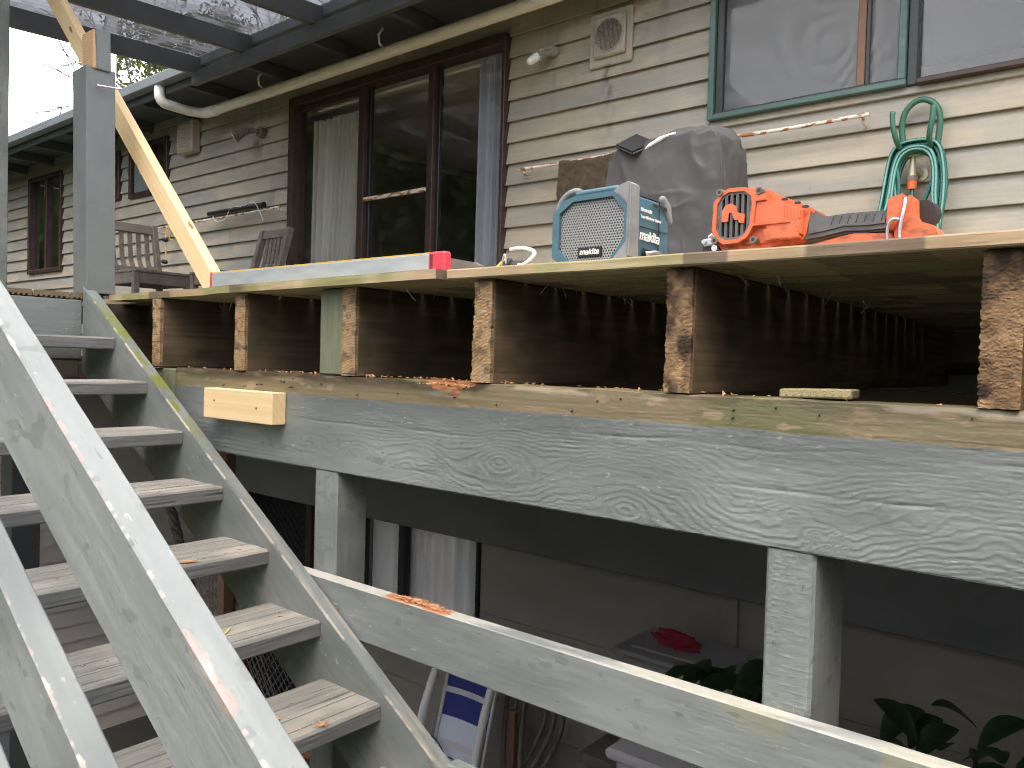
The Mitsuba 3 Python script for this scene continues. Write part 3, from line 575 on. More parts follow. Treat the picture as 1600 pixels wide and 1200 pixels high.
hose(spline([(hx-.13, YW-.13, 3.55), (hx-.07, YW-.14, 3.72), (hx-.085, YW-.14, 3.92)], 24), f'{k}__tail'); hose(spline([(hx-.05, YW-.13, 3.50), (hx-.075, YW-.14, 3.72), (hx-.095, YW-.14, 3.9)], 24), f'{k}__tail')
k = thing('garden_tap', 'brass tap with orange hose connector inside the hose loop', 'tap')
put(f'{k}__flange', cyl((hx+.0, YW+.0, 3.885), (hx+.0, YW-.02, 3.885), .035), 'mat_brass', smooth=40); put(f'{k}__spout', cyl((hx+.0, YW-.02, 3.89), (hx-.02, YW-.09, 3.90), .017), 'mat_brass', smooth=40)
put(f'{k}__body', cyl((hx-.02, YW-.09, 3.845), (hx-.02, YW-.09, 3.95), .021, r1=.013), 'mat_brass', smooth=40); put(f'{k}__handle', cyl((hx-.045, YW-.09, 3.968), (hx+.01, YW-.09, 3.966), .008), 'mat_brass', smooth=40); put(f'{k}__spindle', cyl((hx-.02, YW-.09, 3.94), (hx-.02, YW-.09, 3.985), .007), 'mat_brass', smooth=40)
put(f'{k}__nut', cyl((hx-.02, YW-.09, 3.863), (hx-.02, YW-.09, 3.842), .027), 'mat_greychair', smooth=40)
put(f'{k}__connector', cyl((hx-.02, YW-.09, 3.842), (hx-.02, YW-.09, 3.80), .024, r1=.021), 'mat_orange', smooth=40)
# mat over the rail
nx, ny = 40, 40; u, w = np.meshgrid(np.linspace(0, 1, nx), np.linspace(0, 1, ny))
def drape(side):
    z = 4.238-.365*w-.012*np.sin(3*u); x = -3.12+.44*u+.006*np.sin(9*w); y = 4.27+side*.022*np.minimum(1, w*10)**.5+.01*np.sin(5*u+4*w)*w
    v = np.stack([x, y, z], -1).reshape(-1, 3); v += (meshkit.fbm(v*30, 3)-.5)[:, None]*.012; return v
v = np.vstack([drape(-1)[::1], drape(1)]); i, j = np.meshgrid(np.arange(ny-1), np.arange(nx-1), indexing='ij'); q = (i*nx+j).ravel(); N = nx*ny
f = np.vstack([np.stack([q, q+1, q+nx+1], 1), np.stack([q, q+nx+1, q+nx], 1)]); f = np.vstack([f, f[:, ::-1]+N]); e = np.arange(nx-1); f = np.vstack([f, np.stack([e, e+N, e+1], 1), np.stack([e+1, e+N, e+N+1], 1)])
k = put(num('door_mat'), trimesh.Trimesh(v, f, process=False), 'mat_mat', smooth=True); labels[k] = {'label': 'shaggy brown mat hung over the rusty rail beside the barbecue', 'category': 'mat'}

# ------------------------------------------------------------------ verandah
V = thing('verandah_roof', 'verandah roof of dark timber rafters under tinted clear sheeting', 'verandah roof')
for x in (-6.5, -5.72, -4.82, -3.95, -3.08):
    zb = lambda y: 5.209+.058*(y-2.165)
    M(f'{V}__rafter', (x, .35, zb(.35)+.07), (x, 3.72, zb(3.72)+.07), .052, .14, 'mat_rafter')
B(f'{V}__plate', -6.47, -2.95, 3.52, 3.565, 5.175, 5.284, 'mat_rafter'); B(f'{V}__front_beam', -6.75, -2.95, .40, .45, 4.95, 5.10, 'mat_eave')
zt = lambda y: 5.209+.058*(y-2.165)+.147
for a, b in ((-6.56, -5.72), (-5.72, -4.82), (-4.82, -3.95), (-3.95, -3.0)):
    nx = 60; xs = np.linspace(a, b, nx); zz = .007*np.sin(2*np.pi*xs/.076); v = np.concatenate([np.stack([xs, np.full(nx, y_), zt(y_)+.008+zz], 1) for y_ in (.3, 3.66)]); q = np.arange(nx-1)
    put(f'{V}__roof_sheet', trimesh.Trimesh(v, np.vstack([np.stack([q, q+1, q+nx+1], 1), np.stack([q, q+nx+1, q+nx], 1)]), process=False), 'mat_polycarb', smooth=True)
k = thing('verandah_post', 'grey timber post at far left edge reaching up to the roof', 'post')
mk, uvk = member((-4.80, 1.52, ZD), (-4.80, 1.52, 5.14), .10, .12, up=(1, 0, 0)); put(f'{k}__shaft', mk, 'mat_paint', uv=uvk)
k = thing('cut_post', 'dark grey verandah post sawn off and notched at the top of the stairs', 'post')
mk, uvk = member((-3.593, 1.527, ZD), (-3.612, 1.522, 4.10), .12, .135, up=(1, 0, 0), fine=.03, wob=.0015, seed=3); put(f'{k}__shaft', mk, 'mat_post', uv=uvk)
mk, uvk = member((-3.588, 1.530, 4.09), (-3.592, 1.528, 4.262), .06, .108, up=(1, 0, 0), b=.004); put(f'{k}__tenon', mk, 'mat_post', uv=uvk)
mk, uvk = member((-3.588, 1.493, 4.09), (-3.592, 1.490, 4.255), .014, .106, up=(1, 0, 0), b=.004, fine=.03, wob=.003, seed=5); put(f'{k}__cut_face', mk, 'mat_cutend', uv=uvk, label='raw brown sawn notch of the post')
put(f'{k}__nail', cyl((-3.53, 1.50, 4.02), (-3.50, 1.585, 4.022), .004, 8), 'mat_metal')
k = num('timber_brace'); m_, uv_ = member((-2.90, 1.72, ZD-.02), (-4.72, 1.72, 4.90), .045, .092, up=(0, 0, 1), cut0=-1.0); put(k, m_, 'mat_pine', uv=uv_); labels[k] = {'label': 'long new pine brace leaning from the deck up past the cut post', 'category': 'timber'}

# ------------------------------------------------------------------ deck
DK = thing('deck', 'timber deck stripped open along its front showing sawn joist ends on a painted beam', 'deck')
YB = 1.56
def reeded(x0, x1, y0, y1, z0, z1, n=6):
    pr_ = [(y0+.002, z1), (y0, z1-.003), (y0, z0+.003), (y0+.003, z0)]; w = (y1-y0)/(n+1)
    for i in range(n):
        c = y0+w*(i+1); pr_ += [(c-.007, z0), (c-.004, z0+.008), (c+.004, z0+.008), (c+.007, z0)]
    pr_ += [(y1-.003, z0), (y1, z0+.003), (y1, z1-.003), (y1-.002, z1)]
    e = trimesh.creation.extrude_polygon(Polygon(pr_), x1-x0, engine='earcut')
    e.apply_transform(np.array([[0, 0, 1, x0], [1, 0, 0, 0], [0, 1, 0, 0], [0, 0, 0, 1.]])); return e
def dboard(x0, x1, y0, y1, shape=None):
    m = reeded(x0, x1, y0, y1, ZD-.026+rng.uniform(-.0008, .0008), ZD+rng.uniform(-.001, .001)); put(f'{DK}__board', m, 'mat_deck', uv=guv(m, 0))
y = YB+.135; row = 0
while y < 4.3:
    js = [-7.0, -5.2+.3*(row % 3), -2.55-.6*(row % 2), -.55+.6*((row*2) % 3), 3.9]
    for a, b in zip(js[:-1], js[1:]): dboard(a+.0015, b-.0015, y+.002, min(y+.134, 4.338))
    y += .1405; row += 1
for i in range(8):                                          # the part beside the head of the stairs
    yy = .43+.1405*i
    if yy+.136 < YB-.0: dboard(-7.0, -3.555+rng.uniform(-.006, .006), yy, yy+.136)
# front boards, sawn off unevenly
def frontboard(poly, label=None):
    e = trimesh.creation.extrude_polygon(Polygon(poly), .026, engine='earcut'); e.apply_translation([0, 0, ZD-.026]); e = refine(e, .06)
    v = e.vertices; fr_ = v[:, 1] < YB+.1; v = v.copy(); v[fr_, 1] += (meshkit.noise(v[fr_]*np.array([14, 1, 30]), 3)-.5)*.006; v[fr_, 2] += (meshkit.noise(v[fr_]*np.array([6, 1, 3]), 4)-.5)*.003
    e = trimesh.Trimesh(v, e.faces, process=False); put(f'{DK}__board', e, 'mat_deck', uv=guv(e, 0), label=label)
frontboard([(-3.52, YB-.003), (-2.75, YB-.004), (-2.62, YB-.030), (-2.0, YB-.047), (-1.60, YB-.062), (-1.595, YB-.062), (-1.490, YB-.060), (-1.488, YB+.131), (-3.52, YB+.131)], 'front deck board sawn at a taper, left of the gap')
e = refine(reeded(-1.478, 3.9, YB-.030, YB+.131, ZD-.026, ZD, 5), .08); v = e.vertices.copy(); fr_ = v[:, 1] < YB-.02; v[fr_, 1] += (meshkit.noise(v[fr_]*np.array([14, 1, 30]), 3)-.5)*.006; v[:, 2] += (meshkit.noise(v*np.array([5, 1, 0]), 4)-.5)*.003
e = trimesh.Trimesh(v, e.faces, process=False); put(f'{DK}__board', e, 'mat_deck', uv=guv(e, 0), label='front deck board under the radio and chainsaw')
# joists with ragged sawn ends
def ragged(key, x0, x1, z0, z1, y, mat, amp, seed):
    nx, nz = 30, 130; u, w = np.meshgrid(np.linspace(x0, x1, nx), np.linspace(z0, z1, nz))
    d = (meshkit.fbm(np.stack([u*150, w*420, u*0+seed], -1), 2, seed)-.55)*amp*.3+(meshkit.fbm(np.stack([u*25, w*18, u*0+seed], -1), 3, seed+3)-.5)*amp*1.2
    side = (meshkit.noise(np.stack([u*0, w*330, u*0+seed], -1), seed)-.3)*.005
    edge = np.minimum(u-x0, x1-u) < 1e-6
    uu = u+np.where(u <= x0+1e-6, -side, 0)
    v = np.stack([uu, y-.004+d, w], -1).reshape(-1, 3); i, j = np.meshgrid(np.arange(nz-1), np.arange(nx-1), indexing='ij'); q = (i*nx+j).ravel()
    f = np.vstack([np.stack([q, q+1, q+nx+1], 1), np.stack([q, q+nx+1, q+nx], 1)])
    b = np.concatenate([np.arange(nx), np.arange(1, nz)*nx+nx-1, (nz-1)*nx+np.arange(nx-2, -1, -1), np.arange(nz-2, 0, -1)*nx]); n0 = len(v); back = v[b].copy(); back[:, 1] = y+.012
    back[:, 0] = np.clip(back[:, 0], x0+.001, x1-.0015); v = np.vstack([v, back]); n = len(b); s = np.arange(n)
    f = np.vstack([f, np.stack([b, n0+s, np.roll(b, -1)], 1), np.stack([np.roll(b, -1), n0+s, n0+np.roll(s, -1)], 1)])
    put(key, trimesh.Trimesh(v, f, process=False), mat, smooth=30)
JX = [-3.75, -3.13, -2.535, -1.942, -1.402, -.838, -.238, .36, .96, 1.56, 2.16, 2.76, 3.36, 3.84]
for i, x in enumerate(JX):
    w = .062 if i else .05
    j = num(f'{DK}__joist'); zt_, zb_ = ZD-.0275, 2.842
    mj = bx(x, x+w, YB+.008, 4.30, zb_, zt_, .002); put(j, mj, 'mat_joist', uv=guv(mj, 1))
    if x > -3.5 and x < .5: ragged(f'{j}__sawn_end', x+.0005, x+w-.0005, zb_+.0015, zt_-.001, YB, 'mat_joist_rot' if i >= 5 else 'mat_joist_end', .006+.004*(i >= 4), i)
B(f'{DK}__packer', -2.062, -1.950, YB+.004, YB+.25, 2.845, ZD-.029, 'mat_packer', .003, axis=2, label='painted green packer beside the third joist') if 0 else None
scene['mat_packer'] = bump(lambda p, n, uv: fbm(p.x*120, p.y*120, p.z*14, 3), .003, pr(lambda p, n, uv: mix((.10, .115, .07), (.19, .20, .135), fbm(p.x*70, p.y*40, p.z*9, 3)), .75))
B(f'{DK}__packer', -2.062, -1.950, YB+.004, YB+.25, 2.845, ZD-.029, 'mat_packer', .003, axis=2, label='painted green packer beside the third joist')
for i in range(26):
    a_, b_ = -2.85+random.random()*2.9, random.choice((2.79, 2.80, 2.815, 2.825)); put(f'{DK}__nail', tube([(a_, YB+.004, b_), (a_+random.uniform(-.003, .003), YB-random.uniform(.002, .012), b_-random.uniform(0, .006))], .0018, 5), 'mat_nail')
# nail points hanging below the boards
for i in range(60):
    x = random.choice(JX[1:8])+.04+random.uniform(.02, .14); yy = YB+random.uniform(.08, 1.3)
    put(f'{DK}__fixing', tube([(x, yy, ZD-.026), (x+random.uniform(-.03, .03), yy+random.uniform(-.02, .03), ZD-.026-random.uniform(.015, .035))], .0015, 4), 'mat_galv')
B(f'{DK}__ledger', -7, 3.9, 4.255, 4.30, 2.60, 2.84, 'mat_joist'); B(f'{DK}__bearer', -7, 3.9, 2.85, 2.95, 2.56, 2.84, 'mat_joist')
B(f'{DK}__end_screen', 3.93, 3.97, 1.62, 4.25, ZG, 3.10, 'mat_eave')
# main beam: relief of raised grain with knots on its front face
def beam_mesh():
    x0, x1, z0, z1, t = -2.948, 3.9, 2.544, 2.842, .10
    nx, nz = 1750, 100; X, Z = np.meshgrid(np.linspace(x0, x1, nx), np.linspace(z0, z1, nz))
    P = np.stack([X, Z, X*0], -1)
    zz = Z+.030*(meshkit.fbm(P*np.array([2.2, 3.5, 1]), 3, 2)-.5)+.006*(meshkit.fbm(P*np.array([16, 25, 1]), 3, 6)-.5)
    zz = zz+.0045*(meshkit.fbm(P*np.array([60, 45, 1]), 2, 44)-.5)
    phi = 66*zz+62*np.maximum(0, zz-2.655)
    for kx, kz, R, el in ((-1.304, 2.640, .10, 1.9), (-.55, 2.632, .12, 1.7), (-.569, 2.715, .075, 1.5), (-1.873, 2.60, .085, 1.8), (-.93, 2.57, .06, 2.0), (.1, 2.66, .1, 2.), (-2.3, 2.69, .05, 2), (-.482, 2.562, .03, 1.2)):
        d = np.sqrt(((X-kx)/el)**2+(Z-kz)**2)*(1+.55*(meshkit.fbm(P*np.array([13, 22, 1])+kx*7, 3, 51)-.5)); w = np.exp(-(d/R)**2*1.1)
        phi = phi*(1-w)+w*(66*kz+62*max(0, kz-2.655)+(d*105)*np.sign(1)+.5*(meshkit.fbm(P*30, 2, 4)-.5))
    fr_ = phi-np.floor(phi)
    amp = np.clip(.35+2.0*(meshkit.fbm(P*np.array([3.5, 14, 1]), 3, 9)-.28), .22, 1.6); amp *= np.where(Z > 2.775, .25, np.where(Z > 2.73, .55, 1.0))
    hgt = (np.maximum(0, 1-np.abs(fr_-.5)*2)**4.0*.0019)*amp+np.clip((fr_-.35)*3, 0, 1)*.0008*amp
    hgt += .0009*(meshkit.fbm(P*np.array([55, 90, 1]), 3, 12)-.5)+.0020*np.clip(meshkit.fbm(P*np.array([30, 75, 1]), 3, 14)-.60, 0, 1)+.004*(meshkit.fbm(P*np.array([4, 9, 1]), 2, 13)-.5)
    for sx, ex, sz in ((-2.2, -1.2, 2.70), (-1.1, .1, 2.745), (-.75, -.2, 2.66), (-1.75, -1.35, 2.58), (.1, .9, 2.72)):
        zc = sz+.012*(meshkit.fbm(P*np.array([5, 0, 1])+sz*90, 3, 61)-.5)*2; env = np.clip((X-sx)/.15, 0, 1)*np.clip((ex-X)/.15, 0, 1)*np.clip(meshkit.fbm(P*np.array([7, 0, 1])+sz*50, 2, 62)*3-.9, 0, 1)
        hgt = hgt-.0032*env*np.exp(-((Z-zc)/.0026)**2)
    rot = np.exp(-((X+1.49)/.075)**4)*np.clip((Z-2.80)/.02, 0, 1); hgt -= rot*(.010+.018*meshkit.fbm(P*np.array([25, 90, 1]), 3, 15))
    chip = np.clip((Z-2.826)/.014, 0, 1)*np.clip(meshkit.fbm(P*np.array([9, 20, 1]), 3, 21)-.5, 0, 1)*.05; hgt -= chip
    top = (meshkit.fbm(np.stack([X*7, X*0, X*0], -1), 3, 31)-.5)*.006
    Zd = Z+np.where(Z > z1-.004, top, 0)
    v = np.stack([X, YB-hgt*.68, Zd], -1).reshape(-1, 3); i, j = np.meshgrid(np.arange(nz-1), np.arange(nx-1), indexing='ij'); q = (i*nx+j).ravel()
    f = np.vstack([np.stack([q, q+1, q+nx+1], 1), np.stack([q, q+nx+1, q+nx], 1)])
    b = np.concatenate([np.arange(nx), np.arange(1, nz)*nx+nx-1, (nz-1)*nx+np.arange(nx-2, -1, -1), np.arange(nz-2, 0, -1)*nx]); n0 = len(v); back = v[b].copy(); back[:, 1] = YB+t
    v = np.vstack([v, back]); n = len(b); s = np.arange(n)
    f = np.vstack([f, np.stack([b, n0+s, np.roll(b, -1)], 1), np.stack([np.roll(b, -1), n0+s, n0+np.roll(s, -1)], 1)])
    return trimesh.Trimesh(v, f, process=False)
bm = beam_mesh()
put(f'{DK}__beam', bm, 'mat_beam', smooth=True, uv=np.stack([bm.vertices[:, 0], bm.vertices[:, 2]], 1), label='thick painted front beam with raised grain and a bare strip along its top')
B(f'{DK}__beam', -3.45, -2.951, YB+.012, YB+.09, 2.56, 2.836, 'mat_packer', .004, label='mossy beam stub behind the stair stringer')
for x0, x1 in ((-2.068, -1.958), (-.598, -.500), (.95, 1.06), (2.45, 2.56)):
    dp = .125 if x0 < -1 else .195; mk, uvk = member(((x0+x1)/2, YB+dp/2+.0005, ZG), ((x0+x1)/2, YB+dp/2+.0005, 2.546), dp, x1-x0, up=(1, 0, 0), b=.006, fine=.05, wob=.0012, seed=int(x1*10)+30); put(f'{DK}__post', mk, 'mat_paint_rough', uv=uvk)
B(f'{DK}__under_post', -3.76, -3.64, 1.23, 1.34, ZG, 3.0, 'mat_eave'); B(f'{DK}__under_post', -3.76, -3.64, .45, .56, ZG, 3.0, 'mat_eave')
B(f'{DK}__side_joist', -3.60, -3.555, .40, 1.462, 2.86, ZD-.030, 'mat_paint', .003, label='painted riser board under the deck edge at the head of the stairs')
for yy in (.9, 1.5): B(f'{DK}__joist', -7, -3.77, yy, yy+.05, 2.85, ZD-.0275, 'mat_joist')
# lower rail fixed across the posts, its left end cut to the stair slope
mk, uvk = member((-2.03, 1.5375, 2.148), (3.9, 1.5375, 2.148), .045, .152, b=.003, fine=.025, wob=.0012, seed=11, cut0=-1.05)
put(f'{DK}__lower_rail', mk, 'mat_lower', uv=uvk, label='painted horizontal board with a rotten patch on its top edge')
mk, uvk = member((-1.33, 1.51, 1.775), (1.0, 1.51, 1.775), .045, .15, b=.003, fine=.03, wob=.001, seed=12, cut0=-.9); put(f'{DK}__lower_rail', mk, 'mat_paint', uv=uvk, label='second painted board low down at the foot of the picture')

k = num('timber_block'); mk = bx(-2.645, -2.226, YB-.055, YB-.002, 2.672, 2.777, .002); put(k, mk, 'mat_pine', uv=np.stack([mk.vertices[:, 0]*.3+5.45, mk.vertices[:, 1]+mk.vertices[:, 2]*.6+.40], 1)); labels[k] = {'label': 'short block of new pine screwed to the front of the painted beam', 'category': 'timber block'}
for a_, b_ in ((-2.575, 2.735), (-2.315, 2.722)): put(f'{k}__screw_hole', cyl((a_, YB-.054, b_), (a_, YB-.0562, b_), .0045, 10), 'mat_brownwood')
k = put(num('offcut'), member((-.595, YB+.055, 2.852), (-.455, YB+.06, 2.856), .06, .018, fine=.015, wob=.003, seed=9)[0], 'mat_deck'); labels[k] = {'label': 'thin offcut of wood lying on top of the beam', 'category': 'offcut'}
def chips(key, n, c, ext, size, mat, label, ctg):
    out = []
    for i in range(n):
        m = hbox(size*random.uniform(.5, 1.6), size*random.uniform(.3, .7), size*.15, .0003)
        m.apply_transform(trimesh.transformations.random_rotation_matrix(rng.random(3)) if i % 3 else np.eye(4)); g_ = np.clip(rng.normal(0, .45, 2), -1, 1)
        m.apply_translation([c[0]+ext[0]*g_[0], c[1]+ext[1]*g_[1], c[2]+ext[2]*random.random()*(1-abs(g_[0]))]); out.append(m)
    k = put(num(key), cat(out), mat); labels[k] = {'label': label, 'category': ctg, 'kind': 'stuff'}
chips('wood_chips', 420, (-1.56, 1.538, 2.226), (.12, .016, .008), .007, 'mat_chip', 'crumbs of rotten orange wood on the top edge of the lower rail', 'wood chips')
chips('rot_crumbs', 260, (-1.49, 1.545, 2.833), (.10, .012, .006), .006, 'mat_chip', 'rotten orange wood crumbs on top of the painted beam', 'wood chips')
chips('splinters', 150, (-1.6, 1.585, 2.845), (1.3, .02, .004), .008, 'mat_chip', 'pale splinters scattered along the top of the beam', 'splinters')

# ------------------------------------------------------------------ staircase
S = thing('staircase', 'weathered timber stairs with open treads and peeling grey handrails in the left foreground', 'staircase')
SL = math.tan(math.radians(31.5)); cs = math.cos(math.radians(31.5))
def stair_line(c, X): return c-SL*X+0.0
def slope_member(key, c_top, h, y0, y1, X0, X1, mat, **kw):
    dz = -h/2/cs
    return M(key, (X0, (y0+y1)/2, c_top-SL*X0+dz), (X1, (y0+y1)/2, c_top-SL*X1+dz), y1-y0, h, mat, **kw)
CS = .993
def stringer(key, y0, y1, label=None):
    p = [(-3.553, CS+SL*3.553-.0), (1.25, CS-SL*1.25), (1.25, CS-SL*1.25-.30), (-3.553, CS+SL*3.553-.36)]
    m = xz(Polygon(p), y0, y1, .004); v = m.vertices
    d = (CS-SL*v[:, 0]-v[:, 2])*cs
    put(key, m, 'mat_stringer', uv=np.stack([v[:, 0], d+(v[:, 1]-y0)], 1), label=label)
stringer(f'{S}__stringer', 1.462, 1.508, 'far stringer with moss on its upper end'); stringer(f'{S}__stringer', .472, .517)
def tread(x1, z, i):
    x0 = x1-.262; t = .047
    gr = [x0+.26*a for a in ((.36, .62, .86), (.30, .55, .88), (.42, .7, .9))[i % 3]]
    p = [(x0+.003, z), (x0, z-.003), (x0, z-t+.003), (x0+.003, z-t), (x1-.003, z-t), (x1, z-t+.004), (x1, z-.006), (x1-.006, z)]
    top = []
    for gx in reversed(gr): top += [(gx+.0016, z), (gx+.0008, z-.007), (gx-.0008, z-.007), (gx-.0016, z)]
    m = trimesh.creation.extrude_polygon(Polygon(p+top), .942, engine='earcut'); m.apply_transform(np.array([[1, 0, 0, 0], [0, 0, -1, 1.4605], [0, 1, 0, 0], [0, 0, 0, 1.]]))
    m = refine(m, .05); v = m.vertices.copy(); v[:, 2] += (meshkit.fbm(v*np.array([18, 3, 1])+i*5, 2, i)-.5)*.003; v[:, 0] += np.where(v[:, 0] > x1-.008, (meshkit.fbm(v*np.array([1, 9, 30])+i, 2, i)-.5)*.006, 0)
    m = trimesh.Trimesh(v, m.faces, process=False)
    put(f'{S}__tread', m, 'mat_tread', uv=np.stack([v[:, 1]+i*2.7, v[:, 0]+v[:, 2]+i*1.9], 1))
for i in range(16): tread(-3.245+.2705*i, 2.953-.1672*i, i)
R1, R2, R3 = 2.047, 1.632, 1.24
for c, h, sd, lab in ((R1, .152, 1, 'top handrail with paint flaking to pale wood along its edge'), (R2, .15, 2, 'middle rail of the near balustrade'), (R3, .15, 3, 'lowest rail of the near balustrade')):
    dz = -h/2/cs; mk, uvk = member((-3.35, .4945, c+SL*3.35+dz), (1.1, .4945, c-SL*1.1+dz), .045, h, b=.003, fine=.016, wob=.0012, seed=sd, freq=30); put(f'{S}__rail', mk, 'mat_rail', uv=uvk, label=lab)
for x in (-3.30, 1.0): B(f'{S}__newel', x-.045, x+.045, .519, .609, 1.0-SL*x-.3, R1-SL*x, 'mat_paint', .004)
# leaves and litter on the treads
def leaf(x, y, z, L, wd, rot, mat, label, key='dead_leaf', curl=.3):
    n = 9; s = np.linspace(0, 1, n); wdt = wd*np.sin(np.pi*np.clip(s, .02, .98))**.8; zz = curl*L*(s-.5)**2+.002
    c_, s_ = math.cos(rot), math.sin(rot); v = []
    for a, ww, q in zip(s, wdt, zz):
        for e_ in (-1, 0, 1):
            px, py = (a-.5)*L, e_*ww/2; v.append((x+px*c_-py*s_, y+px*s_+py*c_, z+q+abs(e_)*ww*.25+.001))
    f = []
    for i in range(n-1):
        for j in range(2): a = i*3+j; f += [[a, a+1, a+4], [a, a+4, a+3]]
    k = put(num(key), trimesh.Trimesh(v, f, process=False), mat, smooth=True); labels[k] = {'label': label, 'category': 'leaf'}
tz = lambda i: 2.953-.1672*i
leaf(-2.18, 1.20, tz(4), .062, .020, 1.2, 'mat_deadleaf', 'brown curled leaf on the third visible tread from the bottom')
leaf(-2.0, 1.22, tz(5), .07, .008, 2.3, 'mat_strawleaf', 'thin yellow-green leaf lying on a lower tread', 'yellow_leaf', .05)
leaf(-1.75, 1.21, tz(6), .032, .017, .4, 'mat_deadleaf', 'small reddish leaf at the back of the lowest full tread')
leaf(-1.68, 1.17, tz(6), .032, .017, 1.0, 'mat_deadleaf', 'small reddish leaf mid-way on the lowest full tread')
leaf(-1.70, 1.13, tz(6), .022, .01, 2.0, 'mat_chip', 'pale wood flake beside the reddish leaves on the lowest tread', 'wood_flake')
leaf(-1.62, 1.10, tz(6), .018, .006, .3, 'mat_black', 'tiny dark leaf scrap near the handrail on the lowest tread', 'leaf_scrap')
lit = []
for i in range(34):
    t_ = random.choice((3, 4, 4, 5, 5, 5, 6, 6, 6, 6)); m = hbox(random.uniform(.004, .016), random.uniform(.002, .005), .0015, .0003); m.apply_transform(trimesh.transformations.rotation_matrix(random.uniform(0, 6.28), [0, 0, 1])); m.apply_translation([-3.245+.2705*t_-random.uniform(.02, .24), random.uniform(.85, 1.44), tz(t_)+.002]); lit.append(m)
k = put(num('leaf_litter'), cat(lit), 'mat_deadleaf'); labels[k] = {'label': 'tiny brown leaf litter and wood crumbs scattered over the treads', 'category': 'litter', 'kind': 'stuff'}
k = thing('twig_cluster', 'small dry sprig lying at the front edge of the lowest tread', 'twig')
for i in range(7):
    a = i*.9+random.random(); put(f'{k}__twig', tube([(-1.628, 1.27, tz(6)+.004), (-1.628+.022*math.cos(a), 1.27+.03*math.sin(a), tz(6)+.006+.006*random.random())], [.0022, .001], 5), 'mat_deadleaf', smooth=True)

# ------------------------------------------------------------------ things on the deck
def deck_z(): return ZD+.001
# jobsite speaker
k = thing('jobsite_radio', 'teal and grey box-shaped jobsite speaker standing on the deck edge', 'speaker')
fx = Polygon([(-1.168, 3.147), (-1.176, 3.262), (-1.152, 3.296), (-1.110, 3.316), (-.998, 3.319), (-.966, 3.300), (-.960, 3.255), (-.960, 3.147)])
put(f'{k}__body', xz(fx.buffer(-.004), 1.61, 1.79, .008), 'mat_teal', smooth=35)
oct_ = Polygon([(-1.176, 3.160), (-1.176, 3.262), (-1.150, 3.293), (-1.115, 3.303), (-1.001, 3.305), (-.966, 3.272), (-.963, 3.186), (-1.0, 3.148), (-1.150, 3.146)])
gr_ = Polygon([(-1.155, 3.180), (-1.154, 3.264), (-1.118, 3.288), (-1.008, 3.290), (-.979, 3.258), (-.979, 3.194), (-1.013, 3.152), (-1.123, 3.150)]).buffer(.004, join_style=2)
put(f'{k}__front_bezel', xz(oct_.buffer(.0025, join_style=2).difference(gr_.buffer(.0005, join_style=2)), 1.590, 1.612), 'mat_teal')
put(f'{k}__speaker_grille', xz(gr_, 1.598, 1.609), 'mat_grille')
put(f'{k}__corner_bumper', tube(spline([(-1.170, 1.604, 3.262), (-1.166, 1.604, 3.293), (-1.145, 1.604, 3.314), (-1.106, 1.604, 3.317)], 14), .008, 10), 'mat_greyrubber', smooth=True)
put(f'{k}__corner_bumper', xz(Polygon([(-1.004, 3.306), (-.985, 3.319), (-.966, 3.324), (-.956, 3.317), (-.955, 3.20), (-.957, 3.152), (-.967, 3.150), (-.9665, 3.272)]).buffer(.001), 1.586, 1.630, .006), 'mat_greyrubber', smooth=35)
put(f'{k}__corner_bumper', xz(Polygon([(-1.0, 3.150), (-.968, 3.186), (-.962, 3.186), (-.960, 3.146), (-1.0, 3.144)]), 1.587, 1.64, .003), 'mat_greyrubber')
put(f'{k}__corner_bumper', hullspheres([(-.966, 1.780, 3.298), (-.966, 1.790, 3.262), (-.966, 1.755, 3.310)], .0095), 'mat_greyrubber', smooth=True)
put(f'{k}__top_bar', hullspheres([(-1.112, 1.603, 3.311), (-1.003, 1.603, 3.313)], .0085), 'mat_teal', smooth=True)
B(f'{k}__side_seam', -.9605, -.9588, 1.64, 1.775, 3.226, 3.229, 'mat_black', .0005); B(f'{k}__side_seam', -.9605, -.9586, 1.728, 1.731, 3.15, 3.30, 'mat_black', .0005)
B(f'{k}__side_seam', -.9605, -.9582, 1.70, 1.77, 3.283, 3.290, 'mat_black', .0005); put(f'{k}__latch', tube(spline([(-.955, 1.66, 3.165), (-.945, 1.69, 3.170), (-.945, 1.72, 3.165), (-.95, 1.725, 3.145)], 14), .006, 8), 'mat_metal', smooth=True)
B(f'{k}__latch_recess', -.960, -.9575, 1.655, 1.73, 3.145, 3.178, 'mat_black', .002)
def text(key, s, h, org, R, mat, bold=True, shear=.0, sx=1.0):
    t = meshkit.text_mesh(s, h, .0015, bold); v = t.vertices.copy(); v[:, 0] = v[:, 0]*sx+shear*v[:, 1]; T = np.eye(4); T[:3, :3] = R; T[:3, 3] = org
    t = trimesh.Trimesh(v, t.faces, process=False); t.apply_transform(T); put(key, t, mat); return np.ptp(v[:, 0])
RF = np.array([[1, 0, 0], [0, 0, -1], [0, 1, 0.]]); RS = np.array([[0, 0, 1], [1, 0, 0], [0, 1, 0.]])
B(f'{k}__badge', -1.104, -1.036, 1.5935, 1.5985, 3.157, 3.180, 'mat_black', .001)
text(f'{k}__front_lettering', 'makita', .0125, (-1.098, 1.5935, 3.163), RF, 'mat_white', True, .15, 1.05)
text(f'{k}__side_lettering', 'makita', .022, (-.9596, 1.636, 3.197), RS, 'mat_white', True, .15, 1.02)
text(f'{k}__side_lettering', 'Bluetooth', .0085, (-.9596, 1.640, 3.264), RS, 'mat_white', False); text(f'{k}__side_lettering', 'True Wireless Stereo', .0072, (-.9596, 1.640, 3.248), RS, 'mat_white', False)

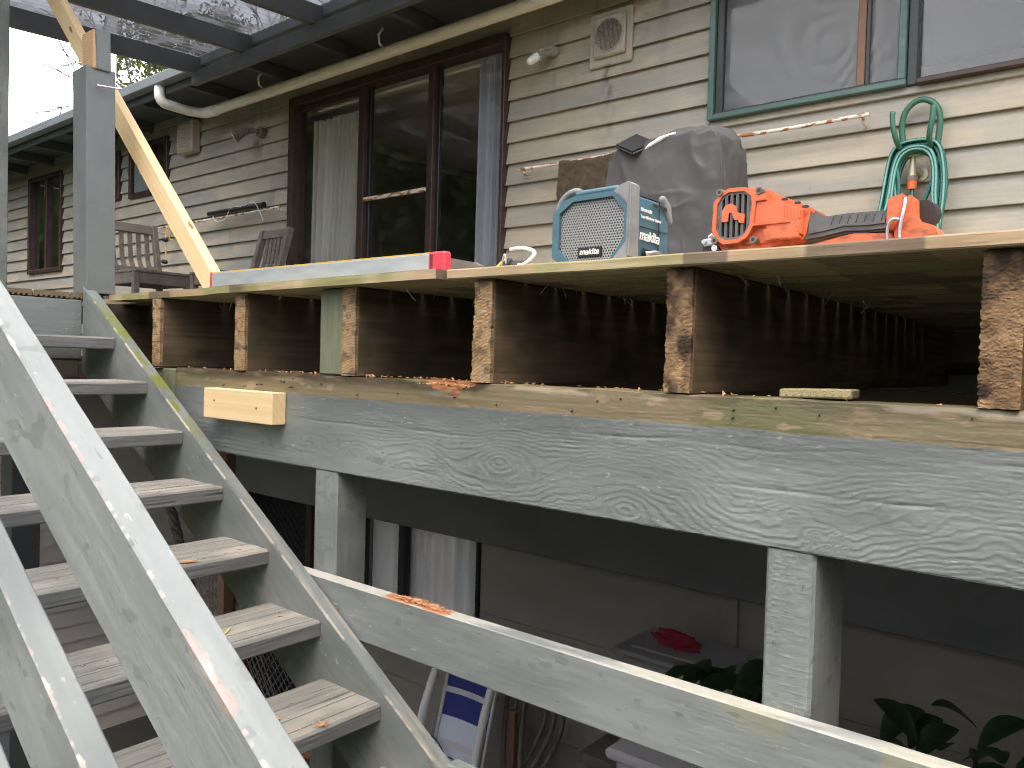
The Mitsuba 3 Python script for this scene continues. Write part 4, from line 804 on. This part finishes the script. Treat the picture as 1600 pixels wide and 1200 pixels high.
# chainsaw powerhead lying on its side
k = thing('chainsaw', 'orange battery chainsaw body with black slotted cover lying on the deck edge', 'chainsaw')
bo = Polygon([(-.757, 3.165), (-.760, 3.200), (-.757, 3.245), (-.748, 3.268), (-.730, 3.281), (-.700, 3.286), (-.665, 3.284), (-.640, 3.275), (-.608, 3.257), (-.565, 3.236), (-.548, 3.226), (-.556, 3.175), (-.565, 3.158), (-.64, 3.146), (-.745, 3.145)])
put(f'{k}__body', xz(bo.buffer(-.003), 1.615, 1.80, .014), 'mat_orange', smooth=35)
gp = Polygon([(-.744, 3.178), (-.752, 3.196), (-.750, 3.250), (-.738, 3.268), (-.722, 3.275), (-.688, 3.274), (-.671, 3.262), (-.668, 3.245), (-.672, 3.200), (-.682, 3.180), (-.700, 3.170), (-.730, 3.169)]).buffer(-.002)
rim = gp.buffer(.008).difference(gp.buffer(-.0005)); put(f'{k}__cover_rim', xz(rim, 1.598, 1.618), 'mat_orange')
put(f'{k}__slot_backing', xz(gp, 1.611, 1.6185), 'mat_black')
bars = unary_union([sbox(x, 3.0, x+.0058, 3.4) for x in np.arange(-.756, -.66, .0122)]+[gp.difference(gp.buffer(-.005)), sbox(-.76, 3.16, -.66, 3.177), sbox(-.76, 3.267, -.66, 3.28)]).intersection(gp)
for q in getattr(bars, 'geoms', [bars]): put(f'{k}__slotted_cover', xz(q, 1.602, 1.6105), 'mat_handle')
lg = unary_union([Polygon([(-.735, 3.212), (-.735, 3.232), (-.728, 3.244), (-.716, 3.247), (-.706, 3.240), (-.703, 3.227), (-.687, 3.222), (-.688, 3.206), (-.697, 3.208), (-.699, 3.214), (-.707, 3.214), (-.714, 3.230), (-.722, 3.230), (-.724, 3.212)]).buffer(.0015)])
put(f'{k}__emblem', xz(lg, 1.598, 1.6018), 'mat_orange')
pan = [(-.667, 3.250), (-.640, 3.252), (-.587, 3.236), (-.566, 3.224), (-.566, 3.172), (-.641, 3.175), (-.645, 3.196), (-.669, 3.199)]
put(f'{k}__side_panel', xz(Polygon(pan).buffer(-.002), 1.602, 1.625, .004), 'mat_orange', smooth=35)
put(f'{k}__side_rib', xz(Polygon([(-.667, 3.262), (-.640, 3.262), (-.640, 3.248), (-.667, 3.247)]), 1.597, 1.62, .002), 'mat_orange'); put(f'{k}__side_rib', xz(Polygon([(-.668, 3.203), (-.59, 3.203), (-.59, 3.198), (-.668, 3.197)]), 1.598, 1.62, .001), 'mat_orange')
put(f'{k}__side_rib', xz(Polygon([(-.645, 3.188), (-.575, 3.192), (-.571, 3.166), (-.64, 3.164)]), 1.597, 1.62, .003), 'mat_orange')
for i in range(6): put(f'{k}__side_rib', xz(rrect(-.606+.0065*i, -.6025+.0065*i, 3.204, 3.234-.0025*i, .001), 1.6005, 1.604), 'mat_orange')
for a, b in ((-.605, 3.250), (-.578, 3.240), (-.562, 3.231)): put(f'{k}__vent_slot', xz(rrect(a-.007, a+.005, b-.005, b-.0005, .002), 1.6065, 1.612), 'mat_black')
for a, b in ((-.742, 3.274), (-.655, 3.268), (-.664, 3.168), (-.750, 3.172)):
    put(f'{k}__bolt', cyl((a, 1.612, b), (a, 1.594, b), .0075, 12), 'mat_greychair', smooth=30); put(f'{k}__bolt_socket', cyl((a, 1.596, b), (a, 1.5935, b), .0038, 6), 'mat_black')
put(f'{k}__handle', xz(Polygon([(-.572, 3.222), (-.556, 3.224), (-.530, 3.209), (-.488, 3.2115), (-.440, 3.211), (-.402, 3.209), (-.402, 3.172), (-.45, 3.170), (-.49, 3.172), (-.531, 3.165), (-.572, 3.160)]), 1.620, 1.675, .013), 'mat_handle', smooth=50)
for i in range(7):
    x = -.512+.0155*i; put(f'{k}__grip_groove', tube([(x+.002, 1.6335, 3.2105), (x, 1.6225, 3.204), (x-.001, 1.6195, 3.196), (x-.003, 1.6195, 3.189)], .0007, 4), 'mat_blackrubber', smooth=True)
put(f'{k}__guard', xz(Polygon([(-.56, 3.150), (-.53, 3.160), (-.474, 3.171), (-.406, 3.166), (-.395, 3.145), (-.55, 3.143)]), 1.625, 1.72, .006), 'mat_orange', smooth=35)
put(f'{k}__front_housing', xz(Polygon([(-.412, 3.170), (-.411, 3.226), (-.407, 3.231), (-.385, 3.236), (-.383, 3.20), (-.390, 3.185), (-.40, 3.170)]), 1.612, 1.70, .005), 'mat_orange', smooth=35)
put(f'{k}__front_housing', xz(Polygon([(-.400, 3.146), (-.400, 3.182), (-.384, 3.190), (-.378, 3.234), (-.371, 3.232), (-.369, 3.200), (-.361, 3.185), (-.331, 3.173), (-.326, 3.160), (-.330, 3.143)]), 1.622, 1.71, .005), 'mat_orange', smooth=35)
put(f'{k}__knob', cyl((-.366, 1.685, 3.208), (-.362, 1.715, 3.208), .026, 20), 'mat_blackrubber', smooth=40); put(f'{k}__knob', cyl((-.418, 1.70, 3.222), (-.40, 1.70, 3.224), .014, 14), 'mat_blackrubber', smooth=40)
put(f'{k}__hook', tube(spline([(-.406, 1.606, 3.147), (-.406, 1.604, 3.172), (-.400, 1.603, 3.185), (-.386, 1.603, 3.185)], 20), .0035, 8), 'mat_metal', smooth=True); put(f'{k}__hook', tube(spline([(-.384, 1.603, 3.148), (-.383, 1.602, 3.18), (-.379, 1.604, 3.205), (-.379, 1.612, 3.226)], 20), .0035, 8), 'mat_metal', smooth=True)
put(f'{k}__bar_mount', cat([bx(-.800, -.757, 1.64, 1.70, 3.142, 3.172, .003)]), 'mat_blackrubber'); put(f'{k}__bar_mount', cat([bx(-.795, -.755, 1.632, 1.66, 3.168, 3.184, .003), cyl((-.79, 1.636, 3.177), (-.79, 1.626, 3.177), .005, 10)]), 'mat_galv')
for i in range(3): put(f'{k}__chain_link', hullspheres([(-.783+.013*i, 1.64, 3.188), (-.778+.013*i, 1.64, 3.191)], .0045), 'mat_metal', smooth=True)
put(f'{k}__chain_link', cyl((-.752, 1.606, 3.157), (-.752, 1.60, 3.157), .007, 12), 'mat_metal')

# spirit level
k = thing('spirit_level', 'long grey aluminium spirit level with red end caps lying on the deck edge', 'spirit level')
lev = lambda x0, x1, y0, y1, z0, z1: member((x0, y0, (z0+z1)/2), (x1, y0, (z0+z1)/2), y1, z1-z0, b=.0015)
B(f'{k}__beam', -2.79, -1.634, 1.612, 1.636, 3.1415, 3.203, 'mat_galv', .002); B(f'{k}__edge', -2.79, -1.634, 1.613, 1.635, 3.2032, 3.2062, 'mat_yellow', .0008)
B(f'{k}__end_cap', -2.803, -2.791, 1.610, 1.638, 3.1412, 3.208, 'mat_red', .004); B(f'{k}__end_cap', -1.633, -1.566, 1.608, 1.640, 3.1412, 3.207, 'mat_red', .006)
for i in range(3): B(f'{k}__cap_groove', -1.622+.004*i, -1.620+.004*i, 1.6068, 1.6085, 3.15, 3.20, 'mat_blackrubber', .0003)
k = thing('pry_bar', 'flat grey-brown wedge shaped tool lying right of the spirit level', 'tool')
put(f'{k}__blade', xz(Polygon([(-1.695, 3.185), (-1.690, 3.208), (-1.672, 3.208), (-1.575, 3.190), (-1.545, 3.178), (-1.545, 3.142), (-1.69, 3.142)]), 1.735, 1.76, .006), 'mat_greychair', smooth=35)
put(f'{k}__edge', xz(Polygon([(-1.69, 3.168), (-1.548, 3.168), (-1.548, 3.162), (-1.69, 3.162)]), 1.733, 1.74), 'mat_blackrubber')
k = thing('ear_muffs', 'yellow and black ear muffs with a pale band lying left of the speaker', 'ear muffs')
put(f'{k}__yellow_cup', hullspheres([(-1.495, 1.75, 3.155), (-1.462, 1.75, 3.185), (-1.465, 1.77, 3.15)], [.014, .010, .012]), 'mat_yellow', smooth=True)
put(f'{k}__black_cup', hullspheres([(-1.452, 1.73, 3.16), (-1.440, 1.74, 3.182), (-1.436, 1.76, 3.16)], [.016, .012, .016]), 'mat_blackrubber', smooth=True); put(f'{k}__black_cup', hullspheres([(-1.415, 1.74, 3.165), (-1.385, 1.75, 3.17)], [.020, .014]), 'mat_blackrubber', smooth=True)
put(f'{k}__head_band', tube(spline([(-1.452, 1.76, 3.221), (-1.42, 1.75, 3.221), (-1.37, 1.74, 3.214), (-1.345, 1.735, 3.200), (-1.352, 1.73, 3.186), (-1.395, 1.73, 3.172)], 30), .0055, 8), 'mat_chairframe', smooth=True)
put(f'{k}__head_band', tube(spline([(-1.45, 1.72, 3.165), (-1.435, 1.715, 3.20), (-1.43, 1.715, 3.175)], 12), .003, 6), 'mat_galv', smooth=True); put(f'{k}__clip', hullspheres([(-1.372, 1.735, 3.165), (-1.352, 1.74, 3.163)], .011), 'mat_galv', smooth=True)

# covered barbecue
k = thing('covered_barbecue', 'barbecue under a slack dark grey fabric cover against the house wall', 'barbecue')
front = [(-2.24, ZD), (-2.235, 3.5), (-2.215, 3.80), (-2.185, 3.925), (-2.13, 3.955), (-2.02, 3.945), (-1.97, 3.985), (-1.85, 4.02), (-1.72, 4.01), (-1.62, 3.995), (-1.582, 3.955), (-1.568, 3.7), (-1.565, ZD)]
rings = []
Yd = np.array([3.37, 3.40, 3.55, 3.72, 3.86, 3.98]); 
fr2 = np.array(front)
lx = np.concatenate([[0], np.cumsum(np.linalg.norm(np.diff(fr2, axis=0), axis=1))]); sN = 150; ss = np.linspace(0, lx[-1], sN); P2 = np.stack([np.interp(ss, lx, fr2[:, 0]), np.interp(ss, lx, fr2[:, 1])], 1)
NY = 60; ys = np.linspace(0, 1, NY); V_ = []
cx_, cz_ = -1.89, 3.55
for t in ys:
    y = 3.38+.34*t; lift = .03*math.sin(math.pi*t)-.09*max(0, t-.55)/.45
    sc = 1+.02*math.sin(math.pi*t)
    row_ = P2.copy(); row_[:, 0] = cx_+(row_[:, 0]-cx_)*sc; up_ = np.clip((row_[:, 1]-3.75)/.15, 0, 1); row_[:, 1] += lift*up_
    V_.append(np.stack([row_[:, 0], np.full(sN, y), row_[:, 1]], 1))
V_ = np.array(V_)
# closed front face: shrink rings to the middle
def capring(base, y, n=60):
    out = []
    for s in np.linspace(1, .02, n)[1:]:
        q = base.copy(); q[:, 0] = cx_+(base[:, 0]-cx_)*s; q[:, 2] = 3.45+(base[:, 2]-3.45)*s; q[:, 1] = y-.015*math.sin(math.pi*(1-s)*.5); out.append(q)
    return np.array(out)
A_ = np.concatenate([capring(V_[0], 3.38)[::-1], V_, capring(V_[-1], 3.72)]); nr = len(A_)
v = A_.reshape(-1, 3); d1 = (meshkit.fbm(v*np.array([5, 5, 2.5]), 3, 4)-.5)*.05+(meshkit.fbm(v*np.array([12, 12, 9]), 3, 8)-.5)*.018
rdg = lambda q, sd: (1-np.abs(2*meshkit.fbm(q, 2, sd)-1))**7
fold = .028*rdg(v*np.array([4.2, 4.2, 1.5])+9+(meshkit.fbm(v*2.1, 2, 5)*1.2)[:, None], 17)+.010*rdg(v*np.array([5, 5, 6.5])+3, 27)+.003*rdg(v*np.array([13, 13, 8])+5, 37)
dirv = v-np.array([cx_, 3.69, 3.45]); dirv[:, 2] = np.maximum(dirv[:, 2], 0); dirv /= np.linalg.norm(dirv, axis=1, keepdims=True)+1e-9
v = v+dirv*(d1-.015+fold-.01)[:, None]; v[:, 2] = np.maximum(v[:, 2], ZD+.002)
i, j = np.meshgrid(np.arange(nr-1), np.arange(sN-1), indexing='ij'); q = (i*sN+j).ravel(); f = np.vstack([np.stack([q, q+1, q+sN+1], 1), np.stack([q, q+sN+1, q+sN], 1)])
put(f'{k}__cover', trimesh.Trimesh(v, f, process=False), 'mat_cover', smooth=True)
put(f'{k}__seam', tube(spline([(-1.590, 3.387, 3.965), (-1.572, 3.38, 3.85), (-1.565, 3.378, 3.6), (-1.562, 3.378, 3.3)], 20), .004, 6), 'mat_cover', smooth=True)
pk = put(num('pale_cloth'), hullspheres([(-1.985, 3.40, 3.938), (-1.93, 3.40, 3.984), (-1.83, 3.42, 4.008), (-1.86, 3.385, 3.99), (-1.95, 3.385, 3.955)], .007), 'mat_stripe', smooth=True); labels[pk] = {'label': 'pale cloth patch lying over the shoulder of the barbecue cover', 'category': 'cloth'}
k = thing('black_tray', 'tilted black tray lying on top of the barbecue cover', 'tray')
tp = np.array([(-2.115, 3.36, 3.985), (-2.062, 3.46, 4.052), (-1.945, 3.43, 3.990), (-2.005, 3.33, 3.930)]); nn = np.cross(tp[1]-tp[0], tp[3]-tp[0]); nn /= np.linalg.norm(nn)
put(f'{k}__base', trimesh.convex.convex_hull(np.vstack([tp, tp+nn*.016])), 'mat_black'); put(f'{k}__rim', cat([tube([a+nn*.016, b+nn*.016], .006, 6) for a, b in zip(tp, np.roll(tp, -1, 0))]), 'mat_blackrubber')

# chairs
def chair(cx, cy, rz, label, w=.46, d=.56, hs=1.0):
    k = thing('garden_chair', label, 'chair', None); T = trimesh.transformations.rotation_matrix(rz, [0, 0, 1]); T[:3, 3] = (cx, cy, ZD); T = T@np.diag([1, 1, hs, 1])
    def P(key, mesh): mesh.apply_transform(T); put(f'{k}__{key}', mesh, 'mat_greychair')
    for sx in (-1, 1):                                      # local: faces -y, back at +y
        P('leg', bx(sx*w/2-.025, sx*w/2+.025, -d/2, -d/2+.05, 0, .43, .004))
        P('back_post', member((sx*w/2, d/2-.05, 0), (sx*w/2, d/2-.03, .44), .055, .045, up=(1, 0, 0))[0]); P('back_post', member((sx*w/2, d/2-.03, .43), (sx*w/2, d/2+.09, .93), .055, .045, up=(1, 0, 0))[0])
        P('apron', bx(sx*w/2-.014, sx*w/2+.014, -d/2+.052, d/2-.065, .34, .43, .003))
    P('apron', bx(-w/2+.027, w/2-.027, -d/2+.006, -d/2+.034, .34, .43, .003)); P('apron', bx(-w/2+.027, w/2-.027, d/2-.055, d/2-.03, .34, .43, .003))
    for i in range(6): P('seat_slat', bx(-w/2-.02, w/2+.02, -d/2-.01+i*.086, -d/2+.066+i*.086, .432, .456, .005))
    P('top_rail', member((-w/2+.02, d/2+.082, .885), (w/2-.02, d/2+.082, .885), .03, .085, up=(0, .24, 1))[0]); P('lower_rail', member((-w/2+.02, d/2-.012, .50), (w/2-.02, d/2-.012, .50), .03, .05, up=(0, .24, 1))[0])
    for i in range(5):
        x = -w/2+.075+i*(w-.15)/4; pts = [(x, d/2-.01, .51), (x, d/2+.045, .60), (x, d/2+.062, .72), (x, d/2+.078, .86)]
        for a, b in zip(pts[:-1], pts[1:]): pass
        P('back_slat', cat([member(a, b, .014, .042, up=(1, 0, 0), b=.003)[0] for a, b in zip(pts[:-1], pts[1:])]))
chair(-6.98, 3.42, math.radians(90), 'weathered slatted wooden chair behind the cut post'); chair(-5.76, 3.54, 0, 'weathered slatted wooden chair beside the sliding door', .37, .56, .87)

# ------------------------------------------------------------------ under the deck
k = thing('beach_chair', 'folded blue and white striped beach chair leaning under the deck', 'beach chair')
o = np.array([-3.47, 3.9, ZG]); 
def bcp(u, s): # u across -1..1, s up 0..1 along the chair
    return np.array([-3.47+.235*u+.0*s, 3.62+.32*s+.10*u*0, ZG+1.22*s])
def strip(s0, s1, u0, u1, mat, key, off=0., n=8, sag=.03):
    U, W = np.meshgrid(np.linspace(u0, u1, 10), np.linspace(s0, s1, n)); v = np.array([bcp(a, b)+np.array([0, -off+sag*(1-(a/1)**2), 0]) for a, b in zip(U.ravel(), W.ravel())]); i, j = np.meshgrid(np.arange(n-1), np.arange(9), indexing='ij'); q = (i*10+j).ravel()
    put(f'{k}__{key}', trimesh.Trimesh(v, np.vstack([np.stack([q, q+1, q+11], 1), np.stack([q, q+11, q+10], 1)]), process=False), mat, smooth=True)
strip(.74, 1.0, -.96, .96, 'mat_navy', 'head_panel'); strip(.86, .89, -.96, .96, 'mat_stripe', 'stripe', .006); strip(.05, .745, -.84, .84, 'mat_sling', 'sling', .012); strip(.60, .63, -.70, .70, 'mat_stripe', 'stripe', .018)
strip(.1, .62, -.97, -.84, 'mat_navy', 'side_panel', .006); strip(.1, .62, .84, .97, 'mat_navy', 'side_panel', .006); strip(.42, .44, -.70, .70, 'mat_stripe', 'stripe', .018)
for s in (-1, 1):
    pts = [bcp(s, q)+np.array([s*.02+.05*s*(-(q-.7)**2*2), -.09-.05*math.sin(math.pi*(q-.4)/.62), 0]) for q in np.linspace(.42, 1.03, 12)]
    c1 = np.array(pts).mean(0); m = tube(pts, [.018]+[.030]*10+[.018], 10); m.vertices[:, 1] = c1[1]+(m.vertices[:, 1]-c1[1])*1.0; c0 = np.array(pts).mean(0); put(f'{k}__arm_rest', m, 'mat_chairframe', smooth=True)
    put(f'{k}__frame_tube', tube([bcp(s*.92, 0), bcp(s*.92, 1.0)], .012, 8), 'mat_chairframe', smooth=True); put(f'{k}__frame_tube', tube([bcp(s*.97, .05)+[0, -.06, 0], bcp(s*.97, .75)+[0, -.05, 0]], .011, 8), 'mat_galv', smooth=True)
put(f'{k}__tie_cord', tube(spline([bcp(-.9, .64)+[0, -.05, 0], bcp(-.3, .555)+[0, -.03, 0], bcp(.0, .50)+[0, -.03, 0], bcp(.85, .505)+[0, -.05, 0]], 24), .0045, 6), 'mat_black', smooth=True)
put(f'{k}__tie_cord', tube(spline([bcp(0, .5)+[0, -.035, 0], bcp(-.12, .58)+[0, -.06, 0], bcp(.05, .58)+[0, -.06, 0], bcp(0, .5)+[0, -.04, 0], bcp(.25, .44)+[0, -.05, 0], bcp(.1, .52)+[0, -.05, 0], bcp(0, .5)+[0, -.04, 0], bcp(.05, .35)+[0, -.04, 0], bcp(-.3, .2)+[0, -.04, 0]], 50), .0045, 6), 'mat_black', smooth=True)
k = thing('folded_chairs', 'dark folded metal chairs leaning behind the blue beach chair', 'folding chair')
for i in range(3):
    x = -3.10+.07*i; put(f'{k}__frame', tube(spline([(x-.16, 3.75, ZG), (x-.10, 3.95, .4), (x-.02, 4.08, .86), (x+.06, 4.1, .80), (x+.02, 4.0, .3), (x, 3.8, ZG)], 30), .016, 8), 'mat_greychair', smooth=True)
B(f'{k}__slat', -3.16, -3.10, 3.93, 3.97, ZG, .66, 'mat_brownwood')
k = thing('storage_box', 'clear lidded plastic storage box with a red cloth on it under the deck', 'storage box', None)
z1 = 1.33; B(f'{k}__tub', -2.27, -1.60, 3.80, 4.22, .72, z1-.03, 'mat_clearplastic', .03); B(f'{k}__lid', -2.31, -1.56, 3.76, 4.26, z1-.03, z1, 'mat_clearplastic', .012); B(f'{k}__lid_ridge', -2.22, -1.66, 3.84, 4.18, z1+.001, z1+.014, 'mat_clearplastic', .006)
B(f'{k}__handle', -2.312, -2.30, 3.9, 4.1, z1-.05, z1-.03, 'mat_black')
B(f'{num("bench")}', -2.45, -1.3, 3.7, 4.28, .66, .715, 'mat_greychair'); labels['bench'] = {'label': 'dark bench carrying the clear storage box under the deck', 'category': 'bench'}
for x in (-2.40, -1.36):
    B('bench__leg', x-.03, x+.03, 3.74, 4.24, ZG, .66, 'mat_greychair')
m = trimesh.creation.icosphere(5, 1.0); v = m.vertices*np.array([.155, .075, .045]); 
rg = meshkit.fbm(m.vertices*2.6, 3, 5); v = v*(.72+.9*(rg[:, None]-.35))+ (np.abs(meshkit.fbm(m.vertices*4.5, 3, 8)-.5)[:, None]*m.vertices*.05)
v[:, 2] = np.maximum(v[:, 2], -.03); c_, s_ = math.cos(-.15), math.sin(-.15); v = np.stack([v[:, 0]*c_-v[:, 1]*s_, v[:, 0]*s_+v[:, 1]*c_, v[:, 2]], 1)+[-2.02, 4.0, z1+.045]
k = put(num('red_cloth'), trimesh.Trimesh(v, m.faces, process=False), 'mat_pink', smooth=True); labels[k] = {'label': 'crumpled red cloth on the lid of the clear storage box', 'category': 'cloth'}
k = thing('storage_tub', 'white plastic tub with lid low under the deck at the bottom edge', 'storage box', None)
B(f'{k}__tub', -2.02, -1.45, 3.36, 3.8, .3, .95, 'mat_whiteplastic', .03); B(f'{k}__lid', -2.055, -1.41, 3.32, 3.84, .95, 1.01, 'mat_whiteplastic', .02)
B('plinth', -2.1, -1.3, 3.3, 3.68, ZG, .295, 'mat_greychair'); labels['plinth'] = {'label': 'low dark wooden plinth under the white plastic tub', 'category': 'plinth'}
def plant(root, label, c, n, spread, L, seed):
    k = thing('leafy_plant', label, 'plant', None); r = random.Random(seed); put(f'{k}__stem', cat([tube(spline([(c[0], c[1], ZG), (c[0]+.05*math.sin(a), c[1]+.05*math.cos(a), c[2]*.6), (c[0]+spread[0]*.5*math.sin(a), c[1]+spread[1]*.5*math.cos(a), c[2]-.05)], 10), .008, 6) for a in (0, 2.1, 4.2)]), 'mat_leaf', smooth=True)
    for i in range(n):
        a = r.uniform(0, 6.28); px = c[0]+spread[0]*r.uniform(-1, 1); py = c[1]+spread[1]*r.uniform(-1, 1); pz = c[2]+spread[2]*r.uniform(-1, .6); l = L*r.uniform(.7, 1.2); nS = 8; s = np.linspace(0, 1, nS); v = []
        for q in s:
            ww = l*.58*math.sin(math.pi*min(.98, max(.02, q)))**.7; dx, dy = math.cos(a), math.sin(a)
            for e_ in (-1, 0, 1): v.append((px+dx*q*l-dy*e_*ww/2, py+dy*q*l+dx*e_*ww/2, pz+.10*q*l-.55*l*q*q+abs(e_)*ww*.18))
        f = []
        for ii in range(nS-1):
            for jj in range(2): aa = ii*3+jj; f += [[aa, aa+1, aa+4], [aa, aa+4, aa+3]]
        put(f'{k}__leaf', trimesh.Trimesh(v, f, process=False), 'mat_leaf', smooth=True)
plant('a', 'dark green broad-leaved plant beside the right-hand post', (-1.33, 3.2, 1.58), 22, (.15, .15, .12), .22, 3); plant('b', 'dark broad-leaved plant in the bottom right corner under the deck', (-.45, 3.1, 1.60), 46, (.33, .25, .20), .18, 5)
# rope and bits seen between the treads
k = thing('rope', 'thick twisted grey rope hanging behind the stair treads', 'rope')
for ph in (0, 2.1, 4.2):
    t = np.linspace(0, 1, 120); base = np.stack([-3.35+.75*t, np.full(120, 1.75), 2.25-1.35*t], 1)*1.0; put(f'{k}__strand', tube(base+.012*np.stack([np.cos(t*70+ph), np.sin(t*70+ph), .5*np.cos(t*70+ph)], 1), .011, 6), 'mat_rope', smooth=True)
k = put(num('brown_post'), bx(-5.05, -4.97, 3.0, 3.08, ZG, 2.4, .004), 'mat_brownwood'); labels[k] = {'label': 'slim brown post under the deck seen between the treads', 'category': 'post'}
k = put(num('terracotta_tray'), member((-4.1, 2.9, .52), (-3.5, 3.2, .55), .3, .03)[0], 'mat_terracotta'); labels[k] = {'label': 'terracotta tray seen between the lower treads', 'category': 'tray'}
k = thing('wire_netting', 'sagging wire netting under the deck seen between the treads', 'netting')
nt = []
for s in (1, -1):
    for i in range(22):
        x = -5.9+.07*i; nt.append(tube([(x, 3.1, .55), (x+s*.6, 3.13, 1.25)], .004, 4))
put(f'{k}__mesh', cat(nt), 'mat_greychair')

# ------------------------------------------------------------------ trees
def bare_tree(label, base, h, seed, key='bare_tree', leafy=0):
    r = random.Random(seed); segs = []; tips = []
    def grow(p, d, L, rad, lev):
        n = 4; pts = [p]; q = np.array(p); dd = np.array(d)
        for i in range(n):
            dd = dd+np.array([r.gauss(0, .13), r.gauss(0, .13), r.gauss(.03, .08)]); dd /= np.linalg.norm(dd); q = q+dd*L/n; pts.append(q.copy())
        segs.append((pts, rad, rad*.62, lev))
        if lev >= 7: tips.append(q); return
        for c in range(2 if lev < 1 else r.choice((2, 3, 3))):
            a = np.array([r.gauss(0, 1), r.gauss(0, 1), r.gauss(.2, .7)]); a /= np.linalg.norm(a); nd = dd*.80+a*.50; nd /= np.linalg.norm(nd)
            st = pts[-1] if c == 0 else pts[r.choice((2, 3, 4))]; grow(st, nd, L*r.uniform(.62, .86), rad*.6, lev+1)
    grow(np.array(base, float), np.array([0, 0, 1.]), h*.30, h*.016, 0)
    k = thing(key, label, 'tree', None)
    put(f'{k}__trunk', cat([tube(p, np.linspace(a, b, len(p)), 8) for p, a, b, l in segs if l < 3]), 'mat_bark', smooth=True)
    put(f'{k}__branches', cat([tube(p, np.maximum(np.linspace(a, b, len(p)), .010), 4) for p, a, b, l in segs if l >= 3]), 'mat_bark', smooth=True)
    return k
bare_tree('tall bare tree with a mesh of twigs above the verandah roof', (-14.2, 11.0, ZG), 13.5, 4); bare_tree('bare branching tree behind the gutter at left', (-13.7, 11.8, ZG), 13.5, 9); bare_tree('bare tree above the roof sheets nearest the downpipe', (-13.2, 13.0, ZG), 15, 12); bare_tree('slender bare tree at the back behind the roof', (-14.2, 15.0, ZG), 16, 21)
def leaf_cloud(c, ext, n, size, seed, clump=26):
    r = np.random.default_rng(seed); cen = r.normal(0, .5, (clump, 3)); cen /= np.maximum(1, np.linalg.norm(cen, axis=1, keepdims=True)); w = r.integers(0, clump, n)
    p = (cen[w]+r.normal(0, .17, (n, 3)))*np.array(ext)+np.array(c); a = r.normal(0, 1, (n, 3)); a /= np.linalg.norm(a, axis=1, keepdims=True); b = np.cross(a, r.normal(0, 1, (n, 3))); b /= np.linalg.norm(b, axis=1, keepdims=True)
    s = size*r.uniform(.6, 1.3, (n, 1)); v = np.stack([p-a*s, p+b*s*.45, p+a*s, p-b*s*.45], 1).reshape(-1, 3); q = np.arange(n)*4
    return trimesh.Trimesh(v, np.vstack([np.stack([q, q+1, q+2], 1), np.stack([q, q+2, q+3], 1)]), process=False)
k = thing('green_bush_tree', 'small yellow-green leafy tree top showing over the gutter', 'tree'); put(f'{k}__crown', leaf_cloud((-21.0, 11.6, 10.3), (2.3, 2.3, 1.9), 9000, .09, 2), 'mat_bushleaf'); put(f'{k}__trunk', tube([(-21, 11.6, ZG), (-21, 11.6, 10)], [.15, .08], 8), 'mat_bark', smooth=True)
k = thing('hedge', 'tall dense clipped hedge to the right of the deck, outside the view', 'hedge'); hm = hbox(1.0, 7.4, 5.2, .3); hm = refine(hm, .35); v = hm.vertices; v = v*(1+.10*(meshkit.fbm(v*1.3, 3, 3)-.5)[:, None]); hm = trimesh.Trimesh(v, hm.faces, process=False); hm.apply_translation([2.95, -2.35, 2.3])
put(f'{k}__branches', hm, 'mat_bark'); lp, fi = trimesh.sample.sample_surface(hm, 16000, seed=5); r5 = np.random.default_rng(5); a5 = r5.normal(0, 1, (16000, 3)); a5 /= np.linalg.norm(a5, axis=1, keepdims=True); b5 = np.cross(a5, r5.normal(0, 1, (16000, 3))); b5 /= np.linalg.norm(b5, axis=1, keepdims=True); lp = lp+hm.face_normals[fi]*r5.uniform(-.02, .12, (16000, 1)); q5 = np.arange(16000)*4
put(f'{k}__leaves', trimesh.Trimesh(np.stack([lp-a5*.06, lp+b5*.03, lp+a5*.06, lp-b5*.03], 1).reshape(-1, 3), np.vstack([np.stack([q5, q5+1, q5+2], 1), np.stack([q5, q5+2, q5+3], 1)]), process=False), 'mat_treeleaf')
crown = leaf_cloud((0, 0, 5.6), (4.0, 4.0, 6.0), 30000, .17, 3, 60); trunk = tube([(0, 0, 0), (.1, .1, 4), (.1, 0, 9)], [.25, .18, .08], 8)
pc, pt = mikit.ply(crown, 'mat_treeleaf'), mikit.ply(trunk, 'mat_bark', smooth=True)
for i, (x, y, s, a) in enumerate([(-13.5, -6.5, .95, 0), (-16.5, -5.2, 1.05, 50), (-20.5, -3.2, 1.0, 110), (-25.5, -2.2, 1.05, 160), (-17, -9.5, 1.0, 300), (-30, -1.5, 1.1, 20), (-20.5, -7.5, 1.1, 75), (-25, -7, 1.15, 220), (-12, -9, .62, 10), (-7.5, -10, .55, 100), (-3, -10.5, .5, 190), (2, -10, .55, 280), (7, -9, .6, 30), (12, -7, .7, 140)]):
    k = thing('garden_tree', 'dense dark leafy tree across the yard mirrored in the door glass', 'tree', 'trees across the yard'); T = mi.ScalarTransform4f().translate([x, y, ZG]).rotate([0, 0, 1], a).scale([s, s, s])
    scene[f'{k}__crown'] = {**pc, 'to_world': T}; scene[f'{k}__trunk'] = {**pt, 'to_world': T}
